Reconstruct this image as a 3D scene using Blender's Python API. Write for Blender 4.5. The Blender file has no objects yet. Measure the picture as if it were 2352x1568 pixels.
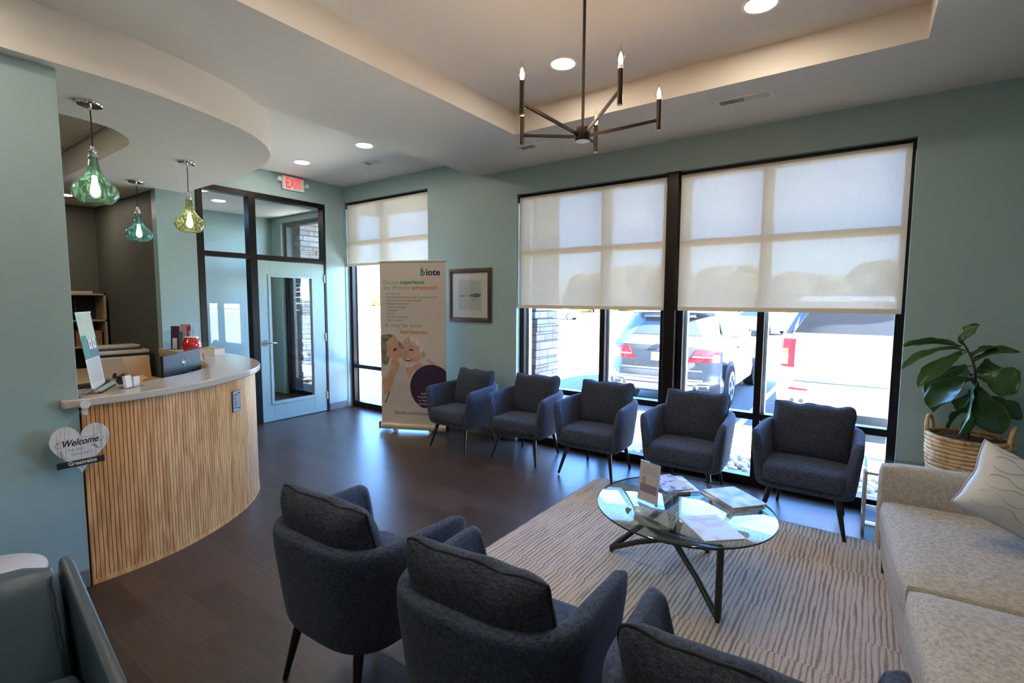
import bpy, bmesh, math, random
from mathutils import Vector, Matrix
random.seed(7)
PI = math.pi
SC = bpy.context.scene
COL = SC.collection

# ---------------------------------------------------------------- camera, world, sun, exposure
F_PX, YAW, PITCH, ROLL = 1129.8, 0.61635, 0.083084, 0.0050356
fw = Vector((-math.sin(YAW) * math.cos(PITCH), math.cos(YAW) * math.cos(PITCH), -math.sin(PITCH)))
rr = Vector((math.cos(YAW), math.sin(YAW), 0)); uu = rr.cross(fw)
r2 = math.cos(ROLL) * rr + math.sin(ROLL) * uu
u2 = -math.sin(ROLL) * rr + math.cos(ROLL) * uu
cam_d = bpy.data.cameras.new('camera'); cam = bpy.data.objects.new('camera', cam_d); COL.objects.link(cam)
mw = Matrix((r2, u2, -fw)).transposed().to_4x4(); mw.translation = Vector((0, 0, 1.6)); cam.matrix_world = mw
cam_d.sensor_width = 36.0; cam_d.lens = F_PX * 36.0 / 2352.0; cam_d.clip_start = 0.05; cam_d.clip_end = 800
SC.camera = cam
SC.view_settings.view_transform = 'Standard'; SC.view_settings.look = 'None'
SC.view_settings.gamma = 1.0; SC.view_settings.use_curve_mapping = False
SC.view_settings.exposure = 2.5

world = bpy.data.worlds.new('world'); SC.world = world; world.use_nodes = True
wn = world.node_tree.nodes; wl = world.node_tree.links
bg = wn['Background']
sky = wn.new('ShaderNodeTexSky'); sky.sky_type = 'NISHITA'; sky.sun_disc = False
sky.sun_elevation = math.radians(40); sky.sun_rotation = math.radians(80); sky.air_density = 1.0; sky.dust_density = 0.6
tint = wn.new('ShaderNodeMix'); tint.data_type = 'RGBA'; tint.blend_type = 'MULTIPLY'; tint.inputs[0].default_value = 1; tint.inputs[7].default_value = (0.55, 0.86, 1.35, 1)
wl.new(sky.outputs[0], tint.inputs[6]); wl.new(tint.outputs[2], bg.inputs[0]); bg.inputs[1].default_value = 0.58

sun_d = bpy.data.lights.new('sun', 'SUN'); sun = bpy.data.objects.new('sun', sun_d); COL.objects.link(sun)
sun_d.energy = 34.0; sun_d.angle = math.radians(0.6); sun_d.color = (1.0, 0.96, 0.9)
sd = Vector((0.80, 0.085, 0.62)).normalized()
sun.rotation_euler = sd.to_track_quat('Z', 'Y').to_euler(); sun.location = (20, 12, 20)

# ---------------------------------------------------------------- materials
MATS = {}
def new_mat(name):
    m = bpy.data.materials.new(name); m.use_nodes = True
    return m, m.node_tree.nodes, m.node_tree.links, m.node_tree.nodes['Principled BSDF']
def M(name, col, rough=0.5, metal=0.0, col2=None, nscale=8.0, bump=0.0, bscale=None, emit=None, estr=1.0, spec=None, stretch=None, trans=0.0, detail=4.0, coat=0.0, alpha=None):
    if name in MATS: return MATS[name]
    m, n, l, b = new_mat(name)
    b.inputs['Base Color'].default_value = (*col, 1); b.inputs['Roughness'].default_value = rough
    b.inputs['Metallic'].default_value = metal
    if spec is not None: b.inputs['Specular IOR Level'].default_value = spec
    if coat: b.inputs['Coat Weight'].default_value = coat; b.inputs['Coat Roughness'].default_value = 0.08
    if trans: b.inputs['Transmission Weight'].default_value = trans
    if emit: b.inputs['Emission Color'].default_value = (*emit, 1); b.inputs['Emission Strength'].default_value = estr
    if col2 or bump:
        tc = n.new('ShaderNodeTexCoord'); mp = n.new('ShaderNodeMapping'); l.new(tc.outputs['Object'], mp.inputs[0])
        if stretch: mp.inputs['Scale'].default_value = stretch
    if col2:
        nz = n.new('ShaderNodeTexNoise'); nz.inputs['Scale'].default_value = nscale; nz.inputs['Detail'].default_value = detail
        l.new(mp.outputs[0], nz.inputs[0])
        cr = n.new('ShaderNodeValToRGB'); cr.color_ramp.elements[0].position = 0.35; cr.color_ramp.elements[1].position = 0.65
        cr.color_ramp.elements[0].color = (*col, 1); cr.color_ramp.elements[1].color = (*col2, 1)
        l.new(nz.outputs[0], cr.inputs[0]); l.new(cr.outputs[0], b.inputs['Base Color'])
    if bump:
        nb = n.new('ShaderNodeTexNoise'); nb.inputs['Scale'].default_value = bscale or nscale * 3; nb.inputs['Detail'].default_value = 3
        l.new(mp.outputs[0], nb.inputs[0])
        bp = n.new('ShaderNodeBump'); bp.inputs['Strength'].default_value = bump; bp.inputs['Distance'].default_value = 0.01
        l.new(nb.outputs[0], bp.inputs['Height']); l.new(bp.outputs[0], b.inputs['Normal'])
    MATS[name] = m
    return m

def fabric(name, ca, cb, scale=260.0, rough=0.9, sheen=0.0):
    """heathered weave: two crossed streaky noises"""
    m, n, l, b = new_mat(name); MATS[name] = m
    tc = n.new('ShaderNodeTexCoord')
    outs = []
    for st in ((1, 1, 0.16), (0.16, 0.16, 1)):
        mp = n.new('ShaderNodeMapping'); mp.inputs['Scale'].default_value = st; l.new(tc.outputs['Object'], mp.inputs[0])
        nz = n.new('ShaderNodeTexNoise'); nz.inputs['Scale'].default_value = scale; nz.inputs['Detail'].default_value = 2
        l.new(mp.outputs[0], nz.inputs[0]); outs.append(nz)
    mx = n.new('ShaderNodeMath'); mx.operation = 'ADD'; l.new(outs[0].outputs[0], mx.inputs[0]); l.new(outs[1].outputs[0], mx.inputs[1])
    cr = n.new('ShaderNodeValToRGB'); cr.color_ramp.elements[0].position = 0.38; cr.color_ramp.elements[1].position = 0.62
    hf = n.new('ShaderNodeMath'); hf.operation = 'MULTIPLY'; hf.inputs[1].default_value = 0.5
    l.new(mx.outputs[0], hf.inputs[0]); l.new(hf.outputs[0], cr.inputs[0])
    cr.color_ramp.elements[0].color = (*ca, 1); cr.color_ramp.elements[1].color = (*cb, 1)
    l.new(cr.outputs[0], b.inputs['Base Color']); b.inputs['Roughness'].default_value = rough
    b.inputs['Specular IOR Level'].default_value = 0.2
    b.inputs['Sheen Weight'].default_value = sheen
    bp = n.new('ShaderNodeBump'); bp.inputs['Strength'].default_value = 0.35; bp.inputs['Distance'].default_value = 0.002
    l.new(hf.outputs[0], bp.inputs['Height']); l.new(bp.outputs[0], b.inputs['Normal'])
    return m

WALL = M('wall_paint', (0.30, 0.425, 0.43), 0.42, bump=0.06, bscale=220)
WALL_DARK = M('nook_paint', (0.085, 0.090, 0.075), 0.6, bump=0.05, bscale=220)
CEIL = M('ceiling_paint', (0.70, 0.665, 0.60), 0.85, bump=0.05, bscale=150)
BLACK = M('black_aluminium', (0.016, 0.013, 0.012), 0.32, 0.6)
ALU = M('light_aluminium', (0.62, 0.62, 0.6), 0.35, 0.7)
CHROME = M('chrome', (0.85, 0.85, 0.86), 0.12, 1.0)
WHITE = M('white_plastic', (0.8, 0.8, 0.8), 0.4)
BASEB = M('grey_rubber_base', (0.16, 0.155, 0.15), 0.5)

def floor_mat():
    m, n, l, b = new_mat('dark_wood_plank'); MATS['floor'] = m
    tc = n.new('ShaderNodeTexCoord')
    br = n.new('ShaderNodeTexBrick'); l.new(tc.outputs['Object'], br.inputs[0])
    br.inputs['Color1'].default_value = (0.040, 0.026, 0.020, 1); br.inputs['Color2'].default_value = (0.072, 0.048, 0.037, 1)
    br.inputs['Mortar'].default_value = (0.026, 0.018, 0.015, 1); br.inputs['Scale'].default_value = 1.0
    br.inputs['Mortar Size'].default_value = 0.0009; br.inputs['Brick Width'].default_value = 1.22; br.inputs['Row Height'].default_value = 0.178
    br.offset = 0.37
    mp = n.new('ShaderNodeMapping'); mp.inputs['Scale'].default_value = (0.9, 16, 1); l.new(tc.outputs['Object'], mp.inputs[0])
    nz = n.new('ShaderNodeTexNoise'); nz.inputs['Scale'].default_value = 5; nz.inputs['Detail'].default_value = 6; l.new(mp.outputs[0], nz.inputs[0])
    cr = n.new('ShaderNodeValToRGB'); cr.color_ramp.elements[0].position = 0.3; cr.color_ramp.elements[1].position = 0.72
    cr.color_ramp.elements[0].color = (0.72, 0.72, 0.72, 1); cr.color_ramp.elements[1].color = (1.35, 1.3, 1.3, 1); l.new(nz.outputs[0], cr.inputs[0])
    mx = n.new('ShaderNodeMix'); mx.data_type = 'RGBA'; mx.blend_type = 'MULTIPLY'; mx.inputs[0].default_value = 1
    l.new(br.outputs[0], mx.inputs[6]); l.new(cr.outputs[0], mx.inputs[7]); l.new(mx.outputs[2], b.inputs['Base Color'])
    b.inputs['Roughness'].default_value = 0.34
    bp = n.new('ShaderNodeBump'); bp.inputs['Strength'].default_value = 0.22; bp.inputs['Distance'].default_value = 0.003
    l.new(nz.outputs[0], bp.inputs['Height']); l.new(bp.outputs[0], b.inputs['Normal'])
    return m
FLOOR = floor_mat()

def oak_mat():
    m, n, l, b = new_mat('oiled_oak'); MATS['oak'] = m
    tc = n.new('ShaderNodeTexCoord'); mp = n.new('ShaderNodeMapping'); mp.inputs['Scale'].default_value = (5, 5, 0.55); l.new(tc.outputs['Object'], mp.inputs[0])
    nz = n.new('ShaderNodeTexNoise'); nz.inputs['Scale'].default_value = 5; nz.inputs['Detail'].default_value = 7; nz.inputs['Distortion'].default_value = 1.2; l.new(mp.outputs[0], nz.inputs[0])
    cr = n.new('ShaderNodeValToRGB'); cr.color_ramp.elements[0].position = 0.36; cr.color_ramp.elements[1].position = 0.62
    cr.color_ramp.elements[0].color = (0.54, 0.235, 0.072, 1); cr.color_ramp.elements[1].color = (0.80, 0.44, 0.175, 1)
    l.new(nz.outputs[0], cr.inputs[0]); l.new(cr.outputs[0], b.inputs['Base Color']); b.inputs['Roughness'].default_value = 0.45
    return m
OAK = oak_mat()

def schlick(n, l, f0):
    lw = n.new('ShaderNodeLayerWeight'); lw.inputs[0].default_value = 0.5
    p = n.new('ShaderNodeMath'); p.operation = 'POWER'; p.inputs[1].default_value = 5; l.new(lw.outputs['Facing'], p.inputs[0])
    q = n.new('ShaderNodeMath'); q.operation = 'MULTIPLY_ADD'; q.inputs[1].default_value = 1 - f0; q.inputs[2].default_value = f0; l.new(p.outputs[0], q.inputs[0])
    return q.outputs[0]
def thin_glass(name, tint=(0.96, 0.98, 0.97), f0=0.04, rough=0.0):
    m, n, l, b = new_mat(name); MATS[name] = m
    n.remove(b); out = n['Material Output']
    tr = n.new('ShaderNodeBsdfTransparent'); tr.inputs[0].default_value = (*tint, 1)
    gl = n.new('ShaderNodeBsdfGlossy'); gl.inputs['Roughness'].default_value = rough
    mx = n.new('ShaderNodeMixShader'); l.new(schlick(n, l, f0), mx.inputs[0]); l.new(tr.outputs[0], mx.inputs[1]); l.new(gl.outputs[0], mx.inputs[2])
    l.new(mx.outputs[0], out.inputs[0])
    return m
GLASS = thin_glass('window_glass')
GLASS_T = thin_glass('tabletop_glass', (0.86, 0.96, 0.94), 0.22)
ACRYL = thin_glass('clear_acrylic', (0.95, 0.97, 0.98), 0.04)

def blind_mat():
    m, n, l, b = new_mat('blind_fabric'); n.remove(b); out = n['Material Output']
    tc = n.new('ShaderNodeTexCoord'); mp = n.new('ShaderNodeMapping'); mp.inputs['Scale'].default_value = (1, 1, 0.05); l.new(tc.outputs['Object'], mp.inputs[0])
    nz = n.new('ShaderNodeTexNoise'); nz.inputs['Scale'].default_value = 160; l.new(mp.outputs[0], nz.inputs[0])
    cr = n.new('ShaderNodeValToRGB'); cr.color_ramp.elements[0].color = (0.73, 0.70, 0.62, 1); cr.color_ramp.elements[1].color = (0.86, 0.83, 0.75, 1); l.new(nz.outputs[0], cr.inputs[0])
    df = n.new('ShaderNodeBsdfDiffuse'); tl = n.new('ShaderNodeBsdfTranslucent'); tr = n.new('ShaderNodeBsdfTransparent')
    l.new(cr.outputs[0], df.inputs[0]); l.new(cr.outputs[0], tl.inputs[0])
    m1 = n.new('ShaderNodeMixShader'); m1.inputs[0].default_value = 0.13; l.new(df.outputs[0], m1.inputs[1]); l.new(tl.outputs[0], m1.inputs[2])
    m2 = n.new('ShaderNodeMixShader'); m2.inputs[0].default_value = 0.125; l.new(m1.outputs[0], m2.inputs[1]); l.new(tr.outputs[0], m2.inputs[2])
    l.new(m2.outputs[0], out.inputs[0]); return m
BLIND = blind_mat()

# ---------------------------------------------------------------- mesh helpers
class MB:
    def __init__(s): s.v = []; s.f = []; s.mi = []; s.m = 0
    def add(s, vs, fs):
        o = len(s.v); s.v += [tuple(p) for p in vs]; s.f += [tuple(i + o for i in f) for f in fs]; s.mi += [s.m] * len(fs); return s
    def box(s, x0, y0, z0, x1, y1, z1, mat=None):
        vs = [Vector(p) for p in ((x0, y0, z0), (x1, y0, z0), (x1, y1, z0), (x0, y1, z0), (x0, y0, z1), (x1, y0, z1), (x1, y1, z1), (x0, y1, z1))]
        if mat: vs = [mat @ p for p in vs]
        return s.add(vs, [(3, 2, 1, 0), (4, 5, 6, 7), (0, 1, 5, 4), (1, 2, 6, 5), (2, 3, 7, 6), (3, 0, 4, 7)])
    def cyl(s, p0, p1, r0, r1=None, seg=16, caps=True):
        r1 = r0 if r1 is None else r1
        p0, p1 = Vector(p0), Vector(p1); d = (p1 - p0).normalized()
        a = Vector((0, 0, 1)) if abs(d.z) < 0.9 else Vector((1, 0, 0)); x = d.cross(a).normalized(); y = d.cross(x)
        vs = []
        for p, r in ((p0, r0), (p1, r1)):
            for i in range(seg):
                t = 2 * PI * i / seg; vs.append(p + x * r * math.cos(t) + y * r * math.sin(t))
        fs = [(i, i + seg, (i + 1) % seg + seg, (i + 1) % seg) for i in range(seg)]
        if caps: fs += [tuple(range(seg)), tuple(range(2 * seg - 1, seg - 1, -1))]
        return s.add(vs, fs)
    def tube(s, pts, r, seg=8, closed=False, rz=None):
        pts = [Vector(p) for p in pts]; n = len(pts); vs = []; prev = None
        for i, p in enumerate(pts):
            a = pts[(i - 1) % n] if (closed or i) else p; b = pts[(i + 1) % n] if (closed or i < n - 1) else p
            d = (b - a).normalized()
            if prev is None:
                q = Vector((0, 0, 1)) if abs(d.z) < 0.9 else Vector((1, 0, 0)); x = d.cross(q).normalized()
            else:
                x = (prev - d * prev.dot(d)).normalized()
            prev = x; y = d.cross(x); ri = r[i] if isinstance(r, (list, tuple)) else r
            for k in range(seg):
                t = 2 * PI * k / seg; vs.append(p + x * ri * math.cos(t) + y * (rz or ri) * math.sin(t))
        fs = []
        for i in range(n if closed else n - 1):
            j = (i + 1) % n
            for k in range(seg):
                k2 = (k + 1) % seg; fs.append((i * seg + k, i * seg + k2, j * seg + k2, j * seg + k))
        if not closed: fs += [tuple(range(seg - 1, -1, -1)), tuple((n - 1) * seg + k for k in range(seg))]
        return s.add(vs, fs)
    def lathe(s, prof, seg=32, c=(0, 0, 0), cap=True):
        vs = []; n = len(prof)
        for r, z in prof:
            for k in range(seg):
                t = 2 * PI * k / seg; vs.append((c[0] + r * math.cos(t), c[1] + r * math.sin(t), c[2] + z))
        fs = [(i * seg + k, i * seg + (k + 1) % seg, (i + 1) * seg + (k + 1) % seg, (i + 1) * seg + k) for i in range(n - 1) for k in range(seg)]
        if cap: fs += [tuple(range(seg - 1, -1, -1)), tuple((n - 1) * seg + k for k in range(seg))]
        return s.add(vs, fs)
    def prism(s, poly, z0, z1, mat=None):
        n = len(poly); vs = [Vector((x, y, z0)) for x, y in poly] + [Vector((x, y, z1)) for x, y in poly]
        if mat: vs = [mat @ p for p in vs]
        return s.add(vs, [tuple(range(n - 1, -1, -1)), tuple(range(n, 2 * n))] + [(i, (i + 1) % n, n + (i + 1) % n, n + i) for i in range(n)])
    def grid(s, fn, nu, nv, cu=False, cv=False):
        vs = [fn(i / (nu if cu else nu - 1), j / (nv if cv else nv - 1)) for i in range(nu) for j in range(nv)]
        fs = []
        for i in range(nu if cu else nu - 1):
            for j in range(nv if cv else nv - 1):
                i2, j2 = (i + 1) % nu, (j + 1) % nv; fs.append((i * nv + j, i2 * nv + j, i2 * nv + j2, i * nv + j2))
        return s.add(vs, fs)
    def text(s, body, width=None, size=0.1, mat=Matrix(), depth=0.0006, bold=0.0, shear=0.0, center=False, space=1.0):
        cu = bpy.data.curves.new('t', 'FONT'); cu.body = body; cu.size = size; cu.extrude = depth; cu.offset = bold; cu.shear = shear; cu.space_character = space
        cu.resolution_u = 4
        o = bpy.data.objects.new('t', cu); COL.objects.link(o)
        dg = bpy.context.evaluated_depsgraph_get(); dg.update()
        me = bpy.data.meshes.new_from_object(o.evaluated_get(dg))
        xs = [v.co.x for v in me.vertices]
        x0, x1 = (min(xs), max(xs)) if xs else (0, 1)
        k = width / (x1 - x0) if width else 1.0
        vs = [mat @ Vector(((v.co.x - (x0 + x1) / 2 if center else v.co.x - x0) * k, v.co.y, v.co.z)) for v in me.vertices]
        s.add(vs, [tuple(p.vertices) for p in me.polygons])
        bpy.data.objects.remove(o); bpy.data.curves.remove(cu); bpy.data.meshes.remove(me); return s
    def build(s, name, mats, parent=None, bevel=0, sub=0, smooth=False, loc=None, bseg=2, fix=True):
        me = bpy.data.meshes.new(name); me.from_pydata(s.v, [], s.f); me.update()
        mats = mats if isinstance(mats, (list, tuple)) else [mats]
        for m in mats: me.materials.append(m)
        for p, i in zip(me.polygons, s.mi): p.material_index = i
        if fix:
            bm = bmesh.new(); bm.from_mesh(me); bmesh.ops.recalc_face_normals(bm, faces=bm.faces); bm.to_mesh(me); bm.free()
        o = bpy.data.objects.new(name, me); COL.objects.link(o)
        if parent: o.parent = parent
        if loc: o.location = loc
        if bevel:
            md = o.modifiers.new('bevel', 'BEVEL'); md.width = bevel; md.segments = bseg; md.limit_method = 'ANGLE'; md.angle_limit = 0.6
        if sub:
            md = o.modifiers.new('sub', 'SUBSURF'); md.levels = sub; md.render_levels = sub
        if smooth or sub or bevel:
            me.shade_smooth()
            if not sub: me.set_sharp_from_angle(angle=math.radians(38))
        return o

def tag(o, label, cat, group=None, kind=None):
    if label: o['label'] = label
    if cat: o['category'] = cat
    if group: o['group'] = group
    if kind: o['kind'] = kind
    return o
def struct(o): o['kind'] = 'structure'; return o
def thing(name, label, cat, loc=(0, 0, 0), rz=0.0, group=None):
    o = bpy.data.objects.new(name, None); COL.objects.link(o); o.location = loc; o.rotation_euler = (0, 0, rz); o.empty_display_size = 0.1
    return tag(o, label, cat, group)
def dup(root, loc, rz, label, group=None):
    r = root.copy(); COL.objects.link(r); r.location = loc; r.rotation_euler = (0, 0, rz); r['label'] = label
    if group: r['group'] = group
    for ch in list(root.children):
        c = ch.copy(); COL.objects.link(c); c.parent = r
        for g in list(ch.children):
            d = g.copy(); COL.objects.link(d); d.parent = c
    return r
def catmull(P, n=12):
    P = [Vector(p) for p in P]; Q = [2 * P[0] - P[1]] + P + [2 * P[-1] - P[-2]]; out = []
    for i in range(1, len(Q) - 2):
        for k in range(n):
            t = k / n; a, b, c, d = Q[i - 1], Q[i], Q[i + 1], Q[i + 2]
            out.append(0.5 * ((2 * b) + (c - a) * t + (2 * a - 5 * b + 4 * c - d) * t * t + (3 * b - a - 3 * c + d) * t ** 3))
    return out + [P[-1]]
def offset(path, d):
    out = []
    for i, p in enumerate(path):
        a = path[max(i - 1, 0)]; b = path[min(i + 1, len(path) - 1)]; t = (b - a).normalized(); out.append(p + Vector((t.y, -t.x)) * d)
    return out
def resample(path, step):
    out = [path[0]]; acc = 0
    L = [0]
    for i in range(1, len(path)): L.append(L[-1] + (path[i] - path[i - 1]).length)
    n = max(2, round(L[-1] / step)); j = 0; out = []
    for k in range(n + 1):
        s = L[-1] * k / n
        while j < len(L) - 2 and L[j + 1] < s: j += 1
        t = (s - L[j]) / max(1e-9, L[j + 1] - L[j]); out.append(path[j].lerp(path[j + 1], min(1, t)))
    return out
def frame_mat(origin, right, up=(0, 0, 1)):
    r = Vector(right).normalized(); u = Vector(up).normalized(); n = r.cross(u).normalized(); u = n.cross(r)
    m = Matrix((r, u, n)).transposed().to_4x4(); m.translation = Vector(origin); return m
def sstep(a, b, x):
    t = min(1, max(0, (x - a) / (b - a))); return t * t * (3 - 2 * t)
# ---------------------------------------------------------------- room shell
XL, XR, XD, YW, YB = -3.44, 1.30, -6.22, 4.53, -3.4
ZS, ZC, ZB = 3.035, 3.225, 2.775       # soffit, ceiling, bulkhead underside
XN = -8.2                               # nook back wall
struct(MB().box(-8.4, YB, -0.1, XR + 0.15, 4.75, 0).build('floor', FLOOR))

def wall_with_holes(y0, y1, x0, x1, z1, holes):
    mb = MB(); xs = sorted({x0, x1} | {h[0] for h in holes} | {h[1] for h in holes})
    for a, b in zip(xs, xs[1:]):
        hz = [h for h in holes if h[0] <= a + 1e-6 and h[1] >= b - 1e-6]
        if not hz: mb.box(a, y0, 0, b, y1, z1)
        else:
            if hz[0][2] > 0: mb.box(a, y0, 0, b, y1, hz[0][2])
            mb.box(a, y0, hz[0][3], b, y1, z1)
    return mb
# window wall: three openings of the room, plus the one of the vestibule
W1 = (-6.21, -4.52, 0, 3.0); W2 = (-3.15, 0.26, 0, 2.76); WV = (-7.92, -6.86, 0, 2.86)
struct(wall_with_holes(YW, YW + 0.2, -8.35, XR + 0.15, 3.4, [W1, W2, WV]).build('wall_window', WALL))
struct(MB().box(XR, YB, 0, XR + 0.12, YW, 3.4).build('wall_right', WALL))
struct(MB().box(XL - 0.14, YB, 0, XL, 0.79, 3.2).build('wall_left', WALL, bevel=0.004))
struct(MB().box(-8.4, YB - 0.12, 0, XR + 0.15, YB, 3.4).build('wall_rear', WALL))
# door wall with storefront opening
mb = MB(); mb.box(XD - 0.12, 2.17, 0, XD, 2.555, 3.4); mb.box(XD - 0.12, 4.215, 0, XD, YW, 3.4); mb.box(XD - 0.12, 2.555, 2.925, XD, 4.215, 3.4)
struct(mb.build('wall_door', WALL))
# nook
struct(MB().box(XN, 2.17, 0, XD - 0.12, 2.29, 3.2).build('wall_nook', WALL_DARK))
struct(MB().box(XN - 0.12, YB, 0, XN, 2.29, 3.2).build('wall_back', WALL_DARK))
# vestibule
struct(MB().box(-8.32, 2.29, 0, -8.2, YW, 3.2).build('wall_vestibule', WALL))
struct(MB().box(-8.2, 2.29, 2.95, XD - 0.12, YW, 3.05).build('ceiling_vestibule', CEIL))
# main soffit with the tray
TX0, TX1, TY0, TY1 = -2.535, 0.222, 0.78, 3.60
SX = -3.725
mb = MB()
mb.box(SX, YB, ZS, TX0, YW, ZC); mb.box(TX1, YB, ZS, XR, YW, ZC); mb.box(TX0, YB, ZS, TX1, TY0, ZC); mb.box(TX0, TY1, ZS, TX1, YW, ZC)
struct(mb.build('trim_soffit', CEIL))
struct(MB().box(-8.4, YB, ZC, XR + 0.12, YW + 0.2, ZC + 0.1).build('ceiling', CEIL))
# curved bulkhead over the desk, with the opening over the work area
bk = [(-3.36, -3.4), (-3.36, 0.3), (-3.36, 0.8), (-3.365, 1.05), (-3.395, 1.25), (-3.46, 1.5), (-3.57, 1.78), (-3.715, 1.99), (-3.92, 2.17), (-4.16, 2.295), (-4.6, 2.405), (-5.3, 2.44), (XD, 2.44)]
outer = [(p.x, p.y) for p in catmull(bk[2:], 8)]
hole = [(-4.25, 0.9), (-4.25, 1.08), (-4.31, 1.26), (-4.45, 1.39), (-4.62, 1.455), (-4.9, 1.475), (-6.6, 1.48), (-7.7, 1.48)]
hole = [(-4.25, -0.8)] + [(p.x, p.y) for p in catmull(hole, 6)] + [(-7.7, -0.8)]
def slab_with_hole(outer, hole, z0, z1):
    bm = bmesh.new()
    vo = [bm.verts.new((x, y, z0)) for x, y in outer]; vh = [bm.verts.new((x, y, z0)) for x, y in hole]
    es = [bm.edges.new((vo[i], vo[(i + 1) % len(vo)])) for i in range(len(vo))] + [bm.edges.new((vh[i], vh[(i + 1) % len(vh)])) for i in range(len(vh))]
    bmesh.ops.triangle_fill(bm, edges=es, use_beauty=True)
    r = bmesh.ops.extrude_face_region(bm, geom=list(bm.faces))
    bmesh.ops.translate(bm, verts=[g for g in r['geom'] if isinstance(g, bmesh.types.BMVert)], vec=(0, 0, z1 - z0))
    bm.verts.ensure_lookup_table(); bm.verts.index_update()
    mb = MB(); mb.add([v.co for v in bm.verts], [[v.index for v in f.verts] for f in bm.faces]); bm.free(); return mb
ring = [(XL + 0.08, YB)] + [(-3.36, 0.79)] + outer[1:] + [(XD, 2.17), (XN, 2.17), (XN, YB)]
# the underside sheet sits on the left wall's head; the stretch above the wall is part of the same bulkhead
struct(slab_with_hole(ring, hole, ZB, ZC - 0.001).build('trim_bulkhead', CEIL, smooth=True))
TILE = M('acoustic_tile', (0.82, 0.78, 0.70), 0.9, bump=0.2, bscale=90)
struct(MB().box(-7.72, -0.82, 3.02, -4.2, 1.5, 3.05).build('ceiling_tiles', TILE))
mb = MB()
for k in range(7): mb.box(-7.7, -0.75 + k * 0.61 * 0.6, 3.008, -4.24, -0.73 + k * 0.61 * 0.6, 3.021)
for k in range(6): mb.box(-7.4 + k * 0.61, -0.8, 3.008, -7.38 + k * 0.61, 1.48, 3.0205)
struct(mb.build('trim_tile_grid', M('tile_grid', (0.75, 0.72, 0.66), 0.5)))
# cut the left wall so it stops under the bulkhead
bpy.data.objects['wall_left'].scale = (1, 1, (ZB - 0.0) / 3.2)
for nm in ('wall_back', 'wall_nook'): bpy.data.objects[nm].scale = (1, 1, ZB / 3.2)
# baseboards
struct(MB().box(XL, YB, 0, XL + 0.012, 0.785, 0.1).build('baseboard_left', BASEB, bevel=0.003))
struct(MB().box(XD, 4.215, 0, XD + 0.012, YW, 0.1).build('baseboard_door', BASEB, bevel=0.003))
struct(MB().box(-4.52, YW - 0.012, 0, -3.15, YW, 0.1).build('baseboard_window', BASEB, bevel=0.003))
struct(MB().box(0.26, YW - 0.012, 0, XR, YW, 0.1).build('baseboard_right', BASEB, bevel=0.003))

# ---------------------------------------------------------------- windows
def window(name, x0, x1, ztop, verticals, rails, extra=None):
    """black storefront frame: inner depth y 4.60-4.70, glass at 4.66, light outer flange"""
    root = bpy.data.objects.new(name, None); COL.objects.link(root); root.location = (x0, 4.6, 0); root['kind'] = 'structure'
    w = x1 - x0; f = 0.055
    mb = MB(); mb.box(0, 0, 0, w, 0.10, 0.085); mb.box(0, 0, ztop - f, w, 0.10, ztop); mb.box(0, 0, 0.085, f, 0.10, ztop - f); mb.box(w - f, 0, 0.085, w, 0.10, ztop - f)
    for v in verticals: mb.box(v - x0 - 0.028, 0, 0.085, v - x0 + 0.028, 0.10, ztop - f)
    xs = [f] + [c for v in verticals for c in (v - x0 - 0.028, v - x0 + 0.028)] + [w - f]
    for r in rails:
        for a, b in zip(xs[::2], xs[1::2]): mb.box(a, 0.002, r - 0.028, b, 0.098, r + 0.028)
    mb.build('frame', BLACK, root, bevel=0.003)
    mo = MB()
    for a in [0.055] + [v - x0 + 0.028 for v in verticals]: mo.box(a, 0.075, 0.085, a + 0.022, 0.13, ztop - f)
    mo.build('outer_flange', ALU, root)
    zs = [0.085] + [c for r in rails for c in (r - 0.028, r + 0.028)] + [ztop - f]
    for a, b in zip(xs[::2], xs[1::2]):
        for c, d in zip(zs[::2], zs[1::2]):
            MB().box(a - 0.004, 0.050, c - 0.004, b + 0.004, 0.056, d + 0.004).build('pane', GLASS, root)
    return root
window('window_1', -6.21, -4.52, 3.0, [-5.5], [0.615, 2.42])
window('window_2', -3.15, -1.49, 2.76, [-2.14], [0.615, 2.13])
window('window_3', -1.39, 0.26, 2.76, [-0.69], [0.615, 2.13])
mb = MB(); mb.box(-1.492, 4.525, 0, -1.388, 4.72, 2.76); struct(mb.build('trim_mullion', BLACK, bevel=0.003))
# vestibule entrance
root = bpy.data.objects.new('door_2', None); COL.objects.link(root); root.location = (-7.92, 4.58, 0); root['kind'] = 'structure'
mb = MB(); mb.box(0, 0, 0, 0.08, 0.12, 2.86); mb.box(0.98, 0, 0, 1.06, 0.12, 2.86); mb.box(0.08, 0, 2.80, 0.98, 0.12, 2.86); mb.box(0.08, 0, 2.11, 0.98, 0.12, 2.19)
mb.build('frame', BLACK, root, bevel=0.003)
mb = MB(); mb.box(0.085, 0.02, 0.01, 0.20, 0.07, 2.105); mb.box(0.86, 0.02, 0.01, 0.975, 0.07, 2.105); mb.box(0.20, 0.02, 0.01, 0.86, 0.07, 0.28); mb.box(0.20, 0.02, 2.0, 0.86, 0.07, 2.105)
mb.build('leaf', BLACK, root, bevel=0.003)
MB().box(0.20, 0.04, 0.28, 0.86, 0.046, 2.0).build('glass', GLASS, root); MB().box(0.08, 0.05, 2.19, 0.98, 0.056, 2.80).build('transom_pane', GLASS, root)

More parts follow.
